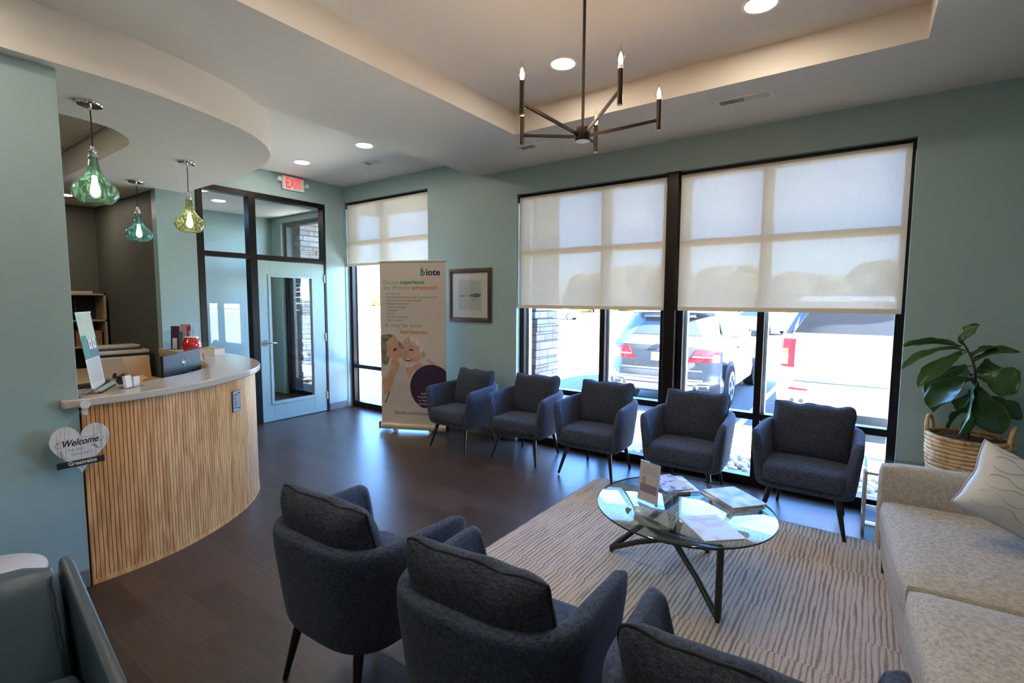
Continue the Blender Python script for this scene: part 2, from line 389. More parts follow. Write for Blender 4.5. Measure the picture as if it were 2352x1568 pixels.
# ---------------------------------------------------------------- storefront and door
root = bpy.data.objects.new('window_4', None); COL.objects.link(root); root.location = (XD, 0, 0); root['kind'] = 'structure'
mb = MB(); X0, X1 = -0.11, 0.006
mb.box(X0, 2.557, 0, X1, 2.63, 2.92); mb.box(X0, 4.178, 0, X1, 4.213, 2.92); mb.box(X0, 3.150, 0, X1, 3.236, 2.92)
mb.box(X0, 2.63, 2.86, X1, 3.150, 2.92); mb.box(X0, 3.236, 2.86, X1, 4.178, 2.92)
mb.box(X0, 2.63, 2.10, X1, 3.150, 2.16); mb.box(X0, 3.236, 2.10, X1, 4.178, 2.16); mb.box(X0, 2.63, 0, X1, 3.150, 0.09); mb.box(X0, 2.63, 0.56, X1, 3.150, 0.62)
mb.build('frame', BLACK, root, bevel=0.003)
for a, b, c, d in ((2.625, 3.155, 0.085, 0.565), (2.625, 3.155, 0.615, 2.105), (2.625, 3.155, 2.155, 2.865), (3.231, 4.183, 2.155, 2.865)):
    MB().box(-0.055, a, c, -0.049, b, d).build('pane', GLASS, root)
DOORP = M('door_paint', (0.27, 0.40, 0.40), 0.35)
root = bpy.data.objects.new('door_1', None); COL.objects.link(root); root.location = (XD, 3.242, 0); root['kind'] = 'structure'
mb = MB(); W = 0.932; H = 2.092; g0, g1, h0, h1 = 0.155, 0.735, 0.26, 1.885
mb.box(-0.05, 0, 0.008, -0.002, g0, H); mb.box(-0.05, g1, 0.008, -0.002, W, H); mb.box(-0.05, g0, 0.008, -0.002, g1, h0); mb.box(-0.05, g0, h1, -0.002, g1, H)
mb.build('leaf', DOORP, root, bevel=0.002)
mb = MB(); q = 0.035
for a, b, c, d in ((g0 - q, g0, h0 - q, h1 + q), (g1, g1 + q, h0 - q, h1 + q), (g0, g1, h0 - q, h0), (g0, g1, h1, h1 + q)): mb.box(-0.003, a, c, 0.008, b, d)
mb.build('glazing_trim', DOORP, root, bevel=0.002)
MB().box(-0.03, g0 - 0.002, h0 - 0.002, -0.024, g1 + 0.002, h1 + 0.002).build('glass', GLASS, root)
mb = MB(); mb.cyl((-0.001, 0.062, 1.04), (0.012, 0.062, 1.04), 0.035, 0.033, 24); mb.cyl((0.01, 0.062, 1.04), (0.055, 0.062, 1.04), 0.011)
mb.tube([(0.052, 0.05, 1.04), (0.055, 0.09, 1.04), (0.054, 0.14, 1.038), (0.05, 0.185, 1.036)], [0.011, 0.010, 0.009, 0.008], 10)
mb.build('lever_handle', CHROME, root, smooth=True)
for z in (0.23, 1.07, 1.89):
    MB().cyl((0.008, W + 0.002, z - 0.055), (0.008, W + 0.002, z + 0.055), 0.008).build('hinge', ALU, root, smooth=True)

# ---------------------------------------------------------------- roller blinds
def blind(x0, x1, z0, z1, label):
    t = thing('roller_blind', label, 'roller blind', ((x0 + x1) / 2, 4.566, z1), 0, 'roller blinds in the windows')
    w = (x1 - x0) / 2; h = z1 - z0
    MB().box(-w, -0.0004, -h + 0.035, w, 0.0004, 0.0).build('blind_fabric', BLIND, t)
    MB().box(-w, -0.006, -h, w, 0.006, -h + 0.036).build('hem_bar', M('hem_fabric', (0.70, 0.64, 0.53), 0.8), t, bevel=0.003)
    MB().cyl((-w, 0.018, -0.012), (w, 0.018, -0.012), 0.018, seg=20).build('roller_tube', M('roller_tube', (0.5, 0.48, 0.44), 0.6), t, smooth=True)
    for sx in (-1, 1): MB().box(sx * (w + 0.004) - 0.004, -0.012, -0.055, sx * (w + 0.004) + 0.004, 0.03, 0.012).build('bracket', BLACK, t)
    return t
blind(-6.195, -4.545, 2.085, 2.965, 'cream roller blind in the tall corner window beside the door')
blind(-3.138, -1.504, 1.515, 2.725, 'cream roller blind in the left half of the big window')
blind(-1.376, 0.238, 1.515, 2.725, 'cream roller blind in the right half of the big window, nearest the plant')

# ---------------------------------------------------------------- ceiling fittings
CAN = M('can_diffuser', (1, 1, 1), 0.5, emit=(1.0, 0.84, 0.68), estr=26)
CAN_OFF = M('can_ring', (0.82, 0.78, 0.72), 0.5)
def can(x, y, z, label, group='recessed ceiling lights', r=0.085):
    t = thing('recessed_light', label, 'ceiling light', (x, y, z), 0, group)
    MB().lathe([(r - 0.006, -0.003), (r + 0.006, -0.005), (r + 0.017, -0.002), (r + 0.017, 0.0)], 40, cap=False).build('trim_ring', CAN_OFF, t, smooth=True)
    MB().lathe([(0.0005, -0.0035), (r - 0.004, -0.0035), (r - 0.004, -0.0005)], 40, cap=False).build('diffuser', CAN, t)
    return t
can(-1.763, 3.08, ZC, 'round recessed light in the tray ceiling, just left of the chandelier rod')
can(-0.536, 3.10, ZC, 'round recessed light in the tray ceiling, cut by the top of the picture')
can(-1.763, 1.32, ZC, 'round recessed light in the tray ceiling nearer than the chandelier, left one')
can(-0.536, 1.32, ZC, 'round recessed light in the tray ceiling nearer than the chandelier, right one')
can(-4.373, 3.458, ZC, 'round recessed light in the entry ceiling, beside the small vent')
can(-5.52, 3.45, ZC, 'round recessed light in the entry ceiling above the exit sign')
can(-7.478, 1.713, ZB, 'round recessed light in the far corner over the office shelf', r=0.075)
can(-7.3, 3.3, 2.95, 'round recessed light in the glazed vestibule')
for x, y in ((-2.6, -1.6), (-0.6, -1.6), (-2.95, 0.1)): can(x, y, ZS, 'added out-of-view fill light in the soffit over the near end of the room', 'added fill lights behind the seating')  # unseen fill cans, added to lift the near end and left wall
VENT_D = M('vent_dark', (0.12, 0.11, 0.10), 0.7)
def vent(x, y, z, w, d, n, label):
    t = thing('ceiling_vent', label, 'air vent', (x, y, z), 0, 'ceiling vents')
    mb = MB(); a, b = w / 2, d / 2; i = 0.018
    mb.box(-a, -b, -0.006, a, -b + i, 0); mb.box(-a, b - i, -0.006, a, b, 0); mb.box(-a, -b + i, -0.006, -a + i, b - i, 0); mb.box(a - i, -b + i, -0.006, a, b - i, 0)
    mb.build('frame', CAN_OFF, t, bevel=0.001)
    MB().box(-a + i, -b + i, -0.0015, a - i, b - i, -0.0002).build('backing', VENT_D, t)
    mb = MB()
    for k in range(n):
        c = -a + i + (w - 2 * i) * (k + 0.5) / n; s = 1 if k < n // 2 else -1
        mb.add([(c - 0.004 * s, -b + i, -0.001), (c + 0.004 * s, -b + i, -0.009), (c + 0.004 * s, b - i, -0.009), (c - 0.004 * s, b - i, -0.001),
                (c - 0.004 * s + 0.002, -b + i, -0.001), (c + 0.004 * s + 0.002, -b + i, -0.009), (c + 0.004 * s + 0.002, b - i, -0.009), (c - 0.004 * s + 0.002, b - i, -0.001)],
               [(0, 1, 2, 3), (7, 6, 5, 4), (0, 4, 5, 1), (2, 6, 7, 3), (1, 5, 6, 2), (0, 3, 7, 4)])
    mb.build('louvres', CAN_OFF, t)
vent(-0.755, 3.90, ZS, 0.37, 0.12, 26, 'slotted white ceiling vent on the soffit above the right-hand blind')
vent(-2.55, 3.95, ZS, 0.37, 0.12, 26, 'slotted white ceiling vent seen behind the chandelier arm')
vent(-4.85, 3.92, ZC, 0.20, 0.12, 12, 'small white ceiling vent in the entry ceiling')

# pendants
def pend_glass(name, col, seed):
    m, n, l, b = new_mat(name); n.remove(b); out = n['Material Output']
    tr = n.new('ShaderNodeBsdfTransparent'); gl = n.new('ShaderNodeBsdfGlossy'); gl.inputs['Roughness'].default_value = 0.05
    tl = n.new('ShaderNodeBsdfTranslucent'); tl.inputs[0].default_value = (*col, 1); tr.inputs[0].default_value = (*[c ** 0.4 for c in col], 1)
    tc = n.new('ShaderNodeTexCoord'); mp = n.new('ShaderNodeMapping'); mp.inputs['Scale'].default_value = (1, 1, 0.3); mp.inputs['Location'].default_value = (seed, seed, 0)
    nz = n.new('ShaderNodeTexNoise'); nz.inputs['Scale'].default_value = 75; nz.inputs['Detail'].default_value = 5; l.new(tc.outputs['Object'], mp.inputs[0]); l.new(mp.outputs[0], nz.inputs[0])
    cr = n.new('ShaderNodeValToRGB'); cr.color_ramp.elements[0].position = 0.5; cr.color_ramp.elements[1].position = 0.66
    cr.color_ramp.elements[0].color = (0.03, 0.03, 0.03, 1); cr.color_ramp.elements[1].color = (0.26, 0.26, 0.26, 1); l.new(nz.outputs[0], cr.inputs[0])
    m1 = n.new('ShaderNodeMixShader'); l.new(cr.outputs[0], m1.inputs[0]); l.new(tr.outputs[0], m1.inputs[1]); l.new(tl.outputs[0], m1.inputs[2])
    bp = n.new('ShaderNodeBump'); bp.inputs['Strength'].default_value = 0.25; bp.inputs['Distance'].default_value = 0.003; l.new(nz.outputs[0], bp.inputs['Height']); l.new(bp.outputs[0], gl.inputs['Normal'])
    m2 = n.new('ShaderNodeMixShader'); l.new(schlick(n, l, 0.04), m2.inputs[0]); l.new(m1.outputs[0], m2.inputs[1]); l.new(gl.outputs[0], m2.inputs[2])
    l.new(m2.outputs[0], out.inputs[0]); return m
BULB = M('pendant_bulb', (1, 1, 1), 0.4, emit=(0.95, 1.0, 0.75), estr=5)
def pendant(x, y, mat, label):
    t = thing('pendant_lamp', label, 'pendant light', (x, y, ZB), 0, 'blown glass pendants over the desk')
    MB().lathe([(0.001, 0), (0.066, 0), (0.066, -0.012), (0.060, -0.02), (0.001, -0.021)], 36, cap=False).build('canopy', CHROME, t, smooth=True)
    mb = MB(); mb.cyl((0, 0, -0.02), (0, 0, -0.045), 0.008, 0.006, 12)
    mb.build('canopy_stem', CHROME, t, smooth=True)
    MB().tube([(0, 0, -0.04), (0.002, 0.001, -0.12), (-0.001, 0, -0.2), (0, 0, -0.262)], 0.0035, 8).build('cord', M('black_cord', (0.012, 0.012, 0.012), 0.6), t, smooth=True)
    MB().lathe([(0.001, -0.255), (0.008, -0.256), (0.009, -0.27), (0.018, -0.275), (0.020, -0.288), (0.013, -0.293), (0.022, -0.30), (0.024, -0.31), (0.026, -0.322), (0.001, -0.323)], 24, cap=False).build('socket_cap', CHROME, t, smooth=True)
    prof = [(0.024, -0.318), (0.024, -0.34), (0.028, -0.37), (0.037, -0.405), (0.055, -0.44), (0.083, -0.468), (0.107, -0.495), (0.117, -0.522), (0.114, -0.547), (0.098, -0.572), (0.078, -0.588), (0.064, -0.594), (0.061, -0.597)]
    inner = [(r - 0.003, z) for r, z in reversed(prof)]
    MB().lathe(prof + inner, 48, cap=False).build('glass_shade', mat, t, smooth=True, fix=False)
    MB().lathe([(0.001, -0.43), (0.012, -0.435), (0.014, -0.46), (0.022, -0.50), (0.026, -0.522), (0.022, -0.543), (0.011, -0.556), (0.001, -0.558)], 20, cap=False).build('bulb', BULB, t, smooth=True)
    MB().lathe([(0.001, -0.322), (0.013, -0.323), (0.013, -0.43), (0.001, -0.431)], 16, cap=False).build('socket', WHITE, t, smooth=True)
    return t
pendant(-3.86, 1.032, pend_glass('green_glass', (0.36, 0.56, 0.44), 0), 'large green blown glass pendant nearest the left wall')
pendant(-4.81, 1.927, pend_glass('yellow_glass', (0.54, 0.56, 0.32), 3), 'yellow-green blown glass pendant beside the glazed entry')
pendant(-6.0, 1.935, pend_glass('teal_glass', (0.24, 0.48, 0.47), 6), 'teal blown glass pendant farthest back, in front of the dark nook')

# chandelier
BRONZE = M('dark_bronze', (0.014, 0.010, 0.008), 0.42, 0.5)
FLAME = M('candle_filament', (1, 0.8, 0.6), 0.4, emit=(1.0, 0.58, 0.30), estr=75)
BULBG = thin_glass('candle_bulb_glass', (1.0, 0.93, 0.85), 0.03)
CH = thing('chandelier', 'dark bronze five-arm candle chandelier hanging from the tray ceiling', 'chandelier', (-1.138, 2.185, 0))
MB().cyl((0, 0, 2.42), (0, 0, ZC - 0.02), 0.0075, seg=14).build('rod', BRONZE, CH, smooth=True)
MB().lathe([(0.001, ZC - 0.03), (0.06, ZC - 0.025), (0.062, ZC - 0.001)], 32, cap=False).build('canopy', BRONZE, CH, smooth=True)
MB().lathe([(0.001, 2.365), (0.034, 2.365), (0.036, 2.37), (0.036, 2.425), (0.001, 2.428)], 36, cap=False).build('hub', BRONZE, CH, smooth=True)
for k in range(5):
    a = math.radians(-110 + 72 * k); dx, dy = math.cos(a), math.sin(a); R = 0.36
    arm = MB(); p0 = Vector((dx * 0.03, dy * 0.03, 2.392)); p1 = Vector((dx * R, dy * R, 2.462)); sdv = Vector((-dy, dx, 0)) * 0.005
    up = Vector((0, 0, 0.008))
    arm.add([p0 - sdv - up, p0 + sdv - up, p0 + sdv + up, p0 - sdv + up, p1 - sdv - up, p1 + sdv - up, p1 + sdv + up, p1 - sdv + up], [(3, 2, 1, 0), (4, 5, 6, 7), (0, 1, 5, 4), (1, 2, 6, 5), (2, 3, 7, 6), (3, 0, 4, 7)])
    arm.build('arm', BRONZE, CH, bevel=0.0015)
    drop = 0.012 if k == 1 else 0
    cu = MB().cyl((dx * R, dy * R, 2.415 - drop), (dx * R, dy * R, 2.556 - drop), 0.0112, seg=20).build('candle_sleeve', BRONZE, CH, smooth=True)
    if k == 1: MB().cyl((dx * R, dy * R, 2.540), (dx * R, dy * R, 2.560), 0.0108, seg=20).build('socket', WHITE, CH, smooth=True)
    z = 2.556; prof = [(0.0095, 0), (0.013, 0.008), (0.0165, 0.022), (0.0165, 0.034), (0.013, 0.050), (0.008, 0.066), (0.004, 0.078), (0.0015, 0.088), (0.0005, 0.092)]
    b = MB().lathe(prof, 20, (dx * R, dy * R, z), cap=False).build('bulb', BULBG, CH, smooth=True)
    MB().lathe([(0.001, 0.004), (0.007, 0.008), (0.0095, 0.022), (0.008, 0.036), (0.004, 0.048), (0.0008, 0.056)], 14, (dx * R, dy * R, z), cap=False).build('filament', FLAME, b, smooth=True)

# exit sign
t = thing('exit_sign', 'white exit sign with red letters and two small lamp heads above the door', 'exit sign', (XD, 3.735, 3.03))
MB().box(0.001, -0.155, 0, 0.045, 0.155, 0.17).build('housing', M('exit_housing', (0.75, 0.72, 0.66), 0.4), t, bevel=0.018, bseg=4)
tm = frame_mat((0.0452, -0.112, 0.022), (0, 1, 0))
MB().text('EXIT', 0.225, 0.180, tm, 0.0012, 0.006).build('lettering', M('exit_red', (0.9, 0.05, 0.05), 0.4, emit=(1.0, 0.05, 0.07), estr=0.24), t)
for s in (-1, 1):
    MB().cyl((0.02, s * 0.15, 0.10 - s * 0.015), (0.02, s * 0.182, 0.10 - s * 0.015), 0.012).cyl((0.008, s * 0.19, 0.10 - s * 0.015), (0.05, s * 0.19, 0.10 - s * 0.015), 0.026, 0.028, 24).build('lamp_head', M('exit_lamp', (0.8, 0.8, 0.78), 0.2), t, smooth=True)

t = thing('added_fill_panel', 'added unseen fill panel in the tiled ceiling, brightening the work area', 'ceiling light', (-5.2, -0.15, 3.0075)); MB().box(-0.29, -0.29, -0.012, 0.29, 0.29, 0).build('frame', CAN_OFF, t); MB().box(-0.27, -0.27, -0.0125, 0.27, 0.27, -0.0119).build('diffuser', M('fill_panel_diffuser', (1, 1, 1), 0.5, emit=(1.0, 0.86, 0.68), estr=7.0), t)  # hidden panel, added to brighten the tile opening
# ---------------------------------------------------------------- outside
GZ = -0.25
ASPH = M('asphalt', (0.115, 0.115, 0.118), 0.85, col2=(0.15, 0.15, 0.15), nscale=30, bump=0.2, bscale=120)
CONC = M('concrete_walk', (0.44, 0.42, 0.38), 0.8, col2=(0.50, 0.48, 0.44), nscale=3, bump=0.1, bscale=80)
PAINT = M('road_paint', (0.6, 0.6, 0.58), 0.7)
GRASS = M('winter_grass', (0.30, 0.28, 0.10), 0.9, col2=(0.40, 0.36, 0.16), nscale=0.7)
STONEB = M('gravel_bed', (0.33, 0.30, 0.26), 0.9, col2=(0.45, 0.42, 0.37), nscale=14, bump=0.6, bscale=25)
def plain(name, x0, y0, x1, y1, z0, z1, m): return struct(MB().box(x0, y0, z0, x1, y1, z1).build(name, m))
plain('ground_asphalt', -70, 7.35, 60, 46, GZ - 0.1, GZ, ASPH)
plain('ground_lawn', -160, 46, 160, 320, GZ - 0.1, GZ + 0.02, GRASS)
plain('ground_walk', -30, 6.35, 30, 7.35, GZ - 0.1, -0.11, CONC)
plain('ground_entry_walk', -30, 4.73, -4.0, 6.35, GZ - 0.1, -0.1, CONC)
plain('ground_gravel_bed', -4.0, 4.73, 30, 6.35, GZ - 0.1, -0.15, STONEB)
lab = ['painted white parking line between the two parked suvs', 'painted white parking line left of the dark suv', 'painted white parking line right of the white suv']
for i, x in enumerate((-1.42, -4.35, 1.75)):
    tag(MB().box(-0.05, 0, 0, 0.05, 5.2, 0.004).build('parking_line', PAINT, loc=(x, 7.5, GZ)), lab[i], 'road marking', 'painted parking lines')
# fieldstone masonry: grey-brown ledgestone
def masonry(name, bw, rh, s=1.0):
    m, n, l, b = new_mat(name)
    tc = n.new('ShaderNodeTexCoord'); mp = n.new('ShaderNodeMapping'); l.new(tc.outputs['Object'], mp.inputs[0])
    sp = n.new('ShaderNodeSeparateXYZ'); l.new(mp.outputs[0], sp.inputs[0]); ad = n.new('ShaderNodeMath'); ad.operation = 'ADD'
    l.new(sp.outputs[0], ad.inputs[0]); l.new(sp.outputs[1], ad.inputs[1]); cb = n.new('ShaderNodeCombineXYZ'); l.new(ad.outputs[0], cb.inputs[0]); l.new(sp.outputs[2], cb.inputs[1])
    br = n.new('ShaderNodeTexBrick'); l.new(cb.outputs[0], br.inputs[0]); br.inputs['Scale'].default_value = 1; br.inputs['Brick Width'].default_value = bw; br.inputs['Row Height'].default_value = rh
    br.inputs['Mortar Size'].default_value = 0.005; br.inputs['Color1'].default_value = (0.15, 0.135, 0.125, 1); br.inputs['Color2'].default_value = (0.25, 0.245, 0.245, 1); br.inputs['Mortar'].default_value = (0.05, 0.045, 0.045, 1)
    br.squash = 0.6; br.squash_frequency = 3; br.offset = 0.37
    nz = n.new('ShaderNodeTexNoise'); nz.inputs['Scale'].default_value = 5.5; nz.inputs['Detail'].default_value = 5; l.new(mp.outputs[0], nz.inputs[0])
    cr = n.new('ShaderNodeValToRGB'); cr.color_ramp.elements[0].position = 0.35; cr.color_ramp.elements[1].position = 0.65; cr.color_ramp.elements[0].color = (0.9, 0.72, 0.62, 1); cr.color_ramp.elements[1].color = (0.85, 0.95, 1.05, 1); l.new(nz.outputs[0], cr.inputs[0])
    mx = n.new('ShaderNodeMix'); mx.data_type = 'RGBA'; mx.blend_type = 'MULTIPLY'; mx.inputs[0].default_value = 1; l.new(br.outputs[0], mx.inputs[6]); l.new(cr.outputs[0], mx.inputs[7]); l.new(mx.outputs[2], b.inputs['Base Color'])
    b.inputs['Roughness'].default_value = 0.9
    sb = n.new('ShaderNodeMath'); sb.operation = 'SUBTRACT'; l.new(nz.outputs[0], sb.inputs[0]); l.new(br.outputs['Fac'], sb.inputs[1])
    bp = n.new('ShaderNodeBump'); bp.inputs['Strength'].default_value = 0.9; bp.inputs['Distance'].default_value = 0.02; l.new(sb.outputs[0], bp.inputs['Height']); l.new(bp.outputs[0], b.inputs['Normal'])
    return m
STONE = masonry('ledgestone', 0.31, 0.092)
mb = MB(); rnd = random.Random(3)
z = -0.15
while z < 3.3:      # individual courses, slightly uneven, so that the edge is ragged
    h = rnd.choice((0.07, 0.09, 0.11)); e = [rnd.uniform(0, 0.022) for _ in range(4)]
    mb.box(-3.62 - e[0], 4.92 - e[1], z, -3.14 + e[2], 5.42 + e[3], min(z + h - 0.004, 3.3)); z += h
struct(mb.build('trim_stone_pier', STONE, bevel=0.004))
mb = MB(); z = -0.15
while z < 3.3:
    h = rnd.choice((0.07, 0.09, 0.11)); y = 4.74
    while y < 5.4:
        w = rnd.uniform(0.18, 0.42); e = rnd.uniform(0, 0.025); mb.box(-7.95, y, z, -7.72 + e, min(y + w - 0.004, 5.4), min(z + h - 0.004, 3.3)); y += w
    z += h
struct(mb.build('wall_outside_stone', STONE, bevel=0.004))
# river stones
peb = []
PM = [M('pebble_cream', (0.50, 0.45, 0.38), 0.6, col2=(0.60, 0.56, 0.48), nscale=6), M('pebble_grey', (0.36, 0.35, 0.34), 0.6, col2=(0.48, 0.47, 0.45), nscale=6), M('pebble_tan', (0.42, 0.33, 0.25), 0.6, col2=(0.52, 0.44, 0.35), nscale=6)]
for k in range(6):
    bm = bmesh.new(); bmesh.ops.create_icosphere(bm, subdivisions=2, radius=1); r_ = random.Random(k)
    ax, ay, az = 0.055 * r_.uniform(0.85, 1.12), 0.041 * r_.uniform(0.85, 1.08), 0.028 * r_.uniform(0.85, 1.3)
    for v in bm.verts:
        q = 1 + 0.10 * math.sin(2.1 * v.co.x + k) * math.cos(1.7 * v.co.y + 2 * k); v.co = Vector((v.co.x * ax * q, v.co.y * ay * q, v.co.z * az + az * 0.85))
    me = bpy.data.meshes.new('river_stone'); bm.to_mesh(me); bm.free(); me.materials.append(PM[k % 3]); me.shade_smooth(); peb.append(me)
cells = []
for i in range(36):
    for j in range(16):
        x = -3.05 + i * 0.136 + (j % 2) * 0.068; y = 4.82 + j * 0.098
        if x < 1.1: cells.append((x, y))
pr_ = random.Random(5)
vis = [c for c in cells if ((-2.05 < c[0] < -1.45 and c[1] > 4.9) or (-1.35 < c[0] < -0.60) or (-0.02 < c[0] < 0.62) or (-3.0 < c[0] < -2.3 and c[1] > 5.0))]
pr_.shuffle(vis)
for x, y in vis[:298]:
    o = bpy.data.objects.new('river_stone', peb[pr_.randrange(6)]); COL.objects.link(o)
    o.location = (x + pr_.uniform(-0.008, 0.008), y + pr_.uniform(-0.005, 0.005), -0.152 + pr_.uniform(0, 0.012)); o.rotation_euler = (0, 0, pr_.choice((0, PI)) + pr_.uniform(-0.35, 0.35)); s = pr_.uniform(0.9, 1.1); o.scale = (s, s, s)
    tag(o, 'smooth pale river stone in the gravel bed outside the big window', 'stone', 'river stones outside the big window')

# ---------------------------------------------------------------- cars
TYRE = M('tyre', (0.02, 0.02, 0.021), 0.8); RIM = M('alloy', (0.7, 0.7, 0.72), 0.3, 0.9)
RED = M('tail_red', (0.62, 0.02, 0.03), 0.2, coat=1.0); LAMPW = M('lamp_clear', (0.75, 0.72, 0.70), 0.15, coat=1.0); AMB = M('lamp_amber', (0.8, 0.35, 0.05), 0.2, coat=1.0)
CGL = M('car_glass', (0.03, 0.035, 0.045), 0.05, coat=1.0); BPL = M('black_trim', (0.03, 0.03, 0.032), 0.5)
class Car:
    def __init__(s, root, W, L, prof, belt, tum, mat, rnd=0.25):
        s.r, s.W, s.L, s.prof, s.belt, s.tum, s.rnd = root, W, L, prof, belt, tum, rnd
        N = 20; ss = [math.sin(PI / 2 * (-1 + 2 * i / N)) for i in range(N + 1)]
        mb = MB(); n = len(prof); vs = [s.pt(q, y, z) for q in ss for (y, z) in prof]
        fs = [(i * n + j, i * n + (j + 1) % n, (i + 1) * n + (j + 1) % n, (i + 1) * n + j) for i in range(N) for j in range(n)]
        fs += [tuple(range(n)), tuple(N * n + j for j in range(n - 1, -1, -1))]
        mb.add(vs, fs); mb.build('body', mat, root, smooth=True)
    def wf(s, z):
        k = 1.0
        if z > s.belt: k -= s.tum * (z - s.belt)
        if z < 0.5: k -= 0.10 * (0.5 - z)
        return k
    def pt(s, q, y, z):
        c = s.L / 2; k = 1 - s.rnd * (abs(q) ** 5) * 0.30
        return Vector((q * s.W / 2 * s.wf(z), c + (y - c) * k, z))
    def yr(s, z):
        P = s.prof_rear
        for (ya, za), (yb, zb) in zip(P, P[1:]):
            if za <= z <= zb: return ya + (yb - ya) * (z - za) / max(1e-6, zb - za)
        return P[-1][0]
    def rear(s, name, q0, q1, z0, z1, mat, off=0.006, q0t=None, q1t=None, parent=None, n=10, thick=0.012):
        q0t = q0 if q0t is None else q0t; q1t = q1 if q1t is None else q1t
        def F(u, v, o):
            z = z0 + (z1 - z0) * v; a = q0 + (q0t - q0) * v; b = q1 + (q1t - q1) * v; q = a + (b - a) * u
            p = s.pt(q, s.yr(z), z); p.y -= o; return p
        m = MB(); m.grid(lambda u, v: F(u, v, off), n, 6); m.grid(lambda u, v: F(u, v, off - thick), n, 6)
        N = n * 6
        idx = lambda i, j: i * 6 + j
        for i in range(n - 1):
            for j in (0, 5): m.f.append((idx(i, j), idx(i + 1, j), N + idx(i + 1, j), N + idx(i, j))); m.mi.append(0)
        for j in range(5):
            for i in (0, n - 1): m.f.append((idx(i, j), idx(i, j + 1), N + idx(i, j + 1), N + idx(i, j))); m.mi.append(0)
        return m.build(name, mat, parent or s.r, smooth=True)
    def side(s, name, poly, mat, sg=1, off=0.006):
        m = MB(); a = [Vector((sg * (s.W / 2 * s.wf(z) * 1.0 + off), y, z)) for y, z in poly]; b = [p - Vector((sg * 0.02, 0, 0)) for p in a]; n = len(a)
        m.add(a + b, [tuple(range(n)), tuple(range(2 * n - 1, n - 1, -1))] + [(i, (i + 1) % n, n + (i + 1) % n, n + i) for i in range(n)]); return m.build(name, mat, s.r)
    def wheel(s, y, sg, R):
        x = sg * (s.W / 2 - 0.10)
        w = MB().cyl((x - 0.125, y, R), (x + 0.125, y, R), R, seg=36).build('wheel', TYRE, s.r, bevel=0.02)
        m = MB(); m.cyl((x + sg * 0.120, y, R), (x + sg * 0.130, y, R), R * 0.70, seg=32)
        m.build('rim', RIM, w, smooth=True)
        mb = MB()
        for k in range(5):
            t = 2 * PI * k / 5 + 0.3; mb.cyl((x + sg * 0.134, y + math.cos(t) * 0.14, R + math.sin(t) * 0.14), (x + sg * 0.131, y + math.cos(t) * 0.14, R + math.sin(t) * 0.14), 0.055, 0.05, 10)
        mb.build('rim_opening', BPL, w)
        MB().cyl((x + sg * 0.085, y, R + 0.01), (x + sg * 0.108, y, R + 0.01), R + 0.06, seg=36).build('wheel_arch', BPL, s.r)
# dark suv
prof = [(0.10, 0.30), (0.02, 0.42), (0.0, 0.52), (0.02, 0.66), (0.10, 0.76), (0.12, 0.98), (0.16, 1.10), (0.30, 1.18), (0.62, 1.60), (0.52, 1.655), (0.60, 1.69), (1.0, 1.735), (2.2, 1.745), (2.9, 1.66), (3.55, 1.15), (4.6, 1.02), (4.82, 0.86), (4.88, 0.5), (4.75, 0.28)]
SUVD = M('grey_metallic_paint', (0.10, 0.105, 0.12), 0.28, 0.55, coat=1.0)
t = thing('parked_suv', 'dark grey suv parked rear-on, seen through the middle panes', 'car', (-2.76, 8.2, GZ), math.radians(1.0), 'cars parked outside')
c = Car(t, 1.92, 4.88, prof, 1.0, 0.40, SUVD); c.prof_rear = prof[:9]
c.rear('rear_window', -0.70, 0.70, 1.27, 1.57, CGL, q0t=-0.56, q1t=0.56)
c.rear('spoiler', -0.62, 0.62, 1.575, 1.64, SUVD, off=0.10, thick=0.14)
c.rear('brake_lamp', -0.16, 0.16, 1.60, 1.625, RED, off=0.108)
w = c.rear('tail_lamp', -0.97, -0.46, 0.85, 1.06, RED, off=0.012, q0t=-0.965, q1t=-0.62); c.rear('lamp_band', -0.93, -0.55, 0.925, 0.945, LAMPW, off=0.017, parent=w)
w = c.rear('tail_lamp', 0.46, 0.97, 0.85, 1.06, RED, off=0.012, q0t=0.62, q1t=0.965); c.rear('lamp_band', 0.55, 0.93, 0.925, 0.945, LAMPW, off=0.017, parent=w)
c.rear('tailgate_trim', -0.46, 0.46, 1.0, 1.03, BPL, off=0.012)
c.rear('licence_plate', -0.17, 0.17, 0.84, 0.975, M('blank_plate', (0.8, 0.8, 0.8), 0.4), off=0.02)
c.rear('tailgate_crease', -0.72, 0.72, 0.70, 0.715, ALU, off=0.012)
c.rear('bumper_strip', -0.74, 0.74, 0.55, 0.57, ALU, off=0.012)
c.rear('rear_diffuser', -0.6, 0.6, 0.335, 0.46, M('diffuser_grey', (0.28, 0.27, 0.26), 0.5), off=0.02)
for s_ in (-1, 1):
    a, b = sorted((s_ * 0.66, s_ * 0.86)); e = c.rear('exhaust_tip', a, b, 0.40, 0.485, CHROME, off=0.05, thick=0.06); a, b = sorted((s_ * 0.69, s_ * 0.83)); c.rear('exhaust_opening', a, b, 0.415, 0.47, BPL, off=0.053, parent=e)
    a, b = sorted((s_ * 0.82, s_ * 0.95)); c.rear('reflector', a, b, 0.60, 0.625, RED, off=0.012)
em = MB().cyl((0, 0.20, 1.15), (0, 0.125, 1.15), 0.050, seg=28).build('emblem', M('emblem_silver', (0.9, 0.9, 0.9), 0.3), t, smooth=True)
MB().cyl((0, 0.126, 1.15), (0, 0.120, 1.15), 0.030, seg=28).build('emblem_centre', M('emblem_blue', (0.5, 0.6, 0.8), 0.3), em, smooth=True)
MB().tube([(0.02, 0.345, 1.28), (0.16, 0.352, 1.295), (0.34, 0.36, 1.305)], 0.009).build('wiper', BPL, t)
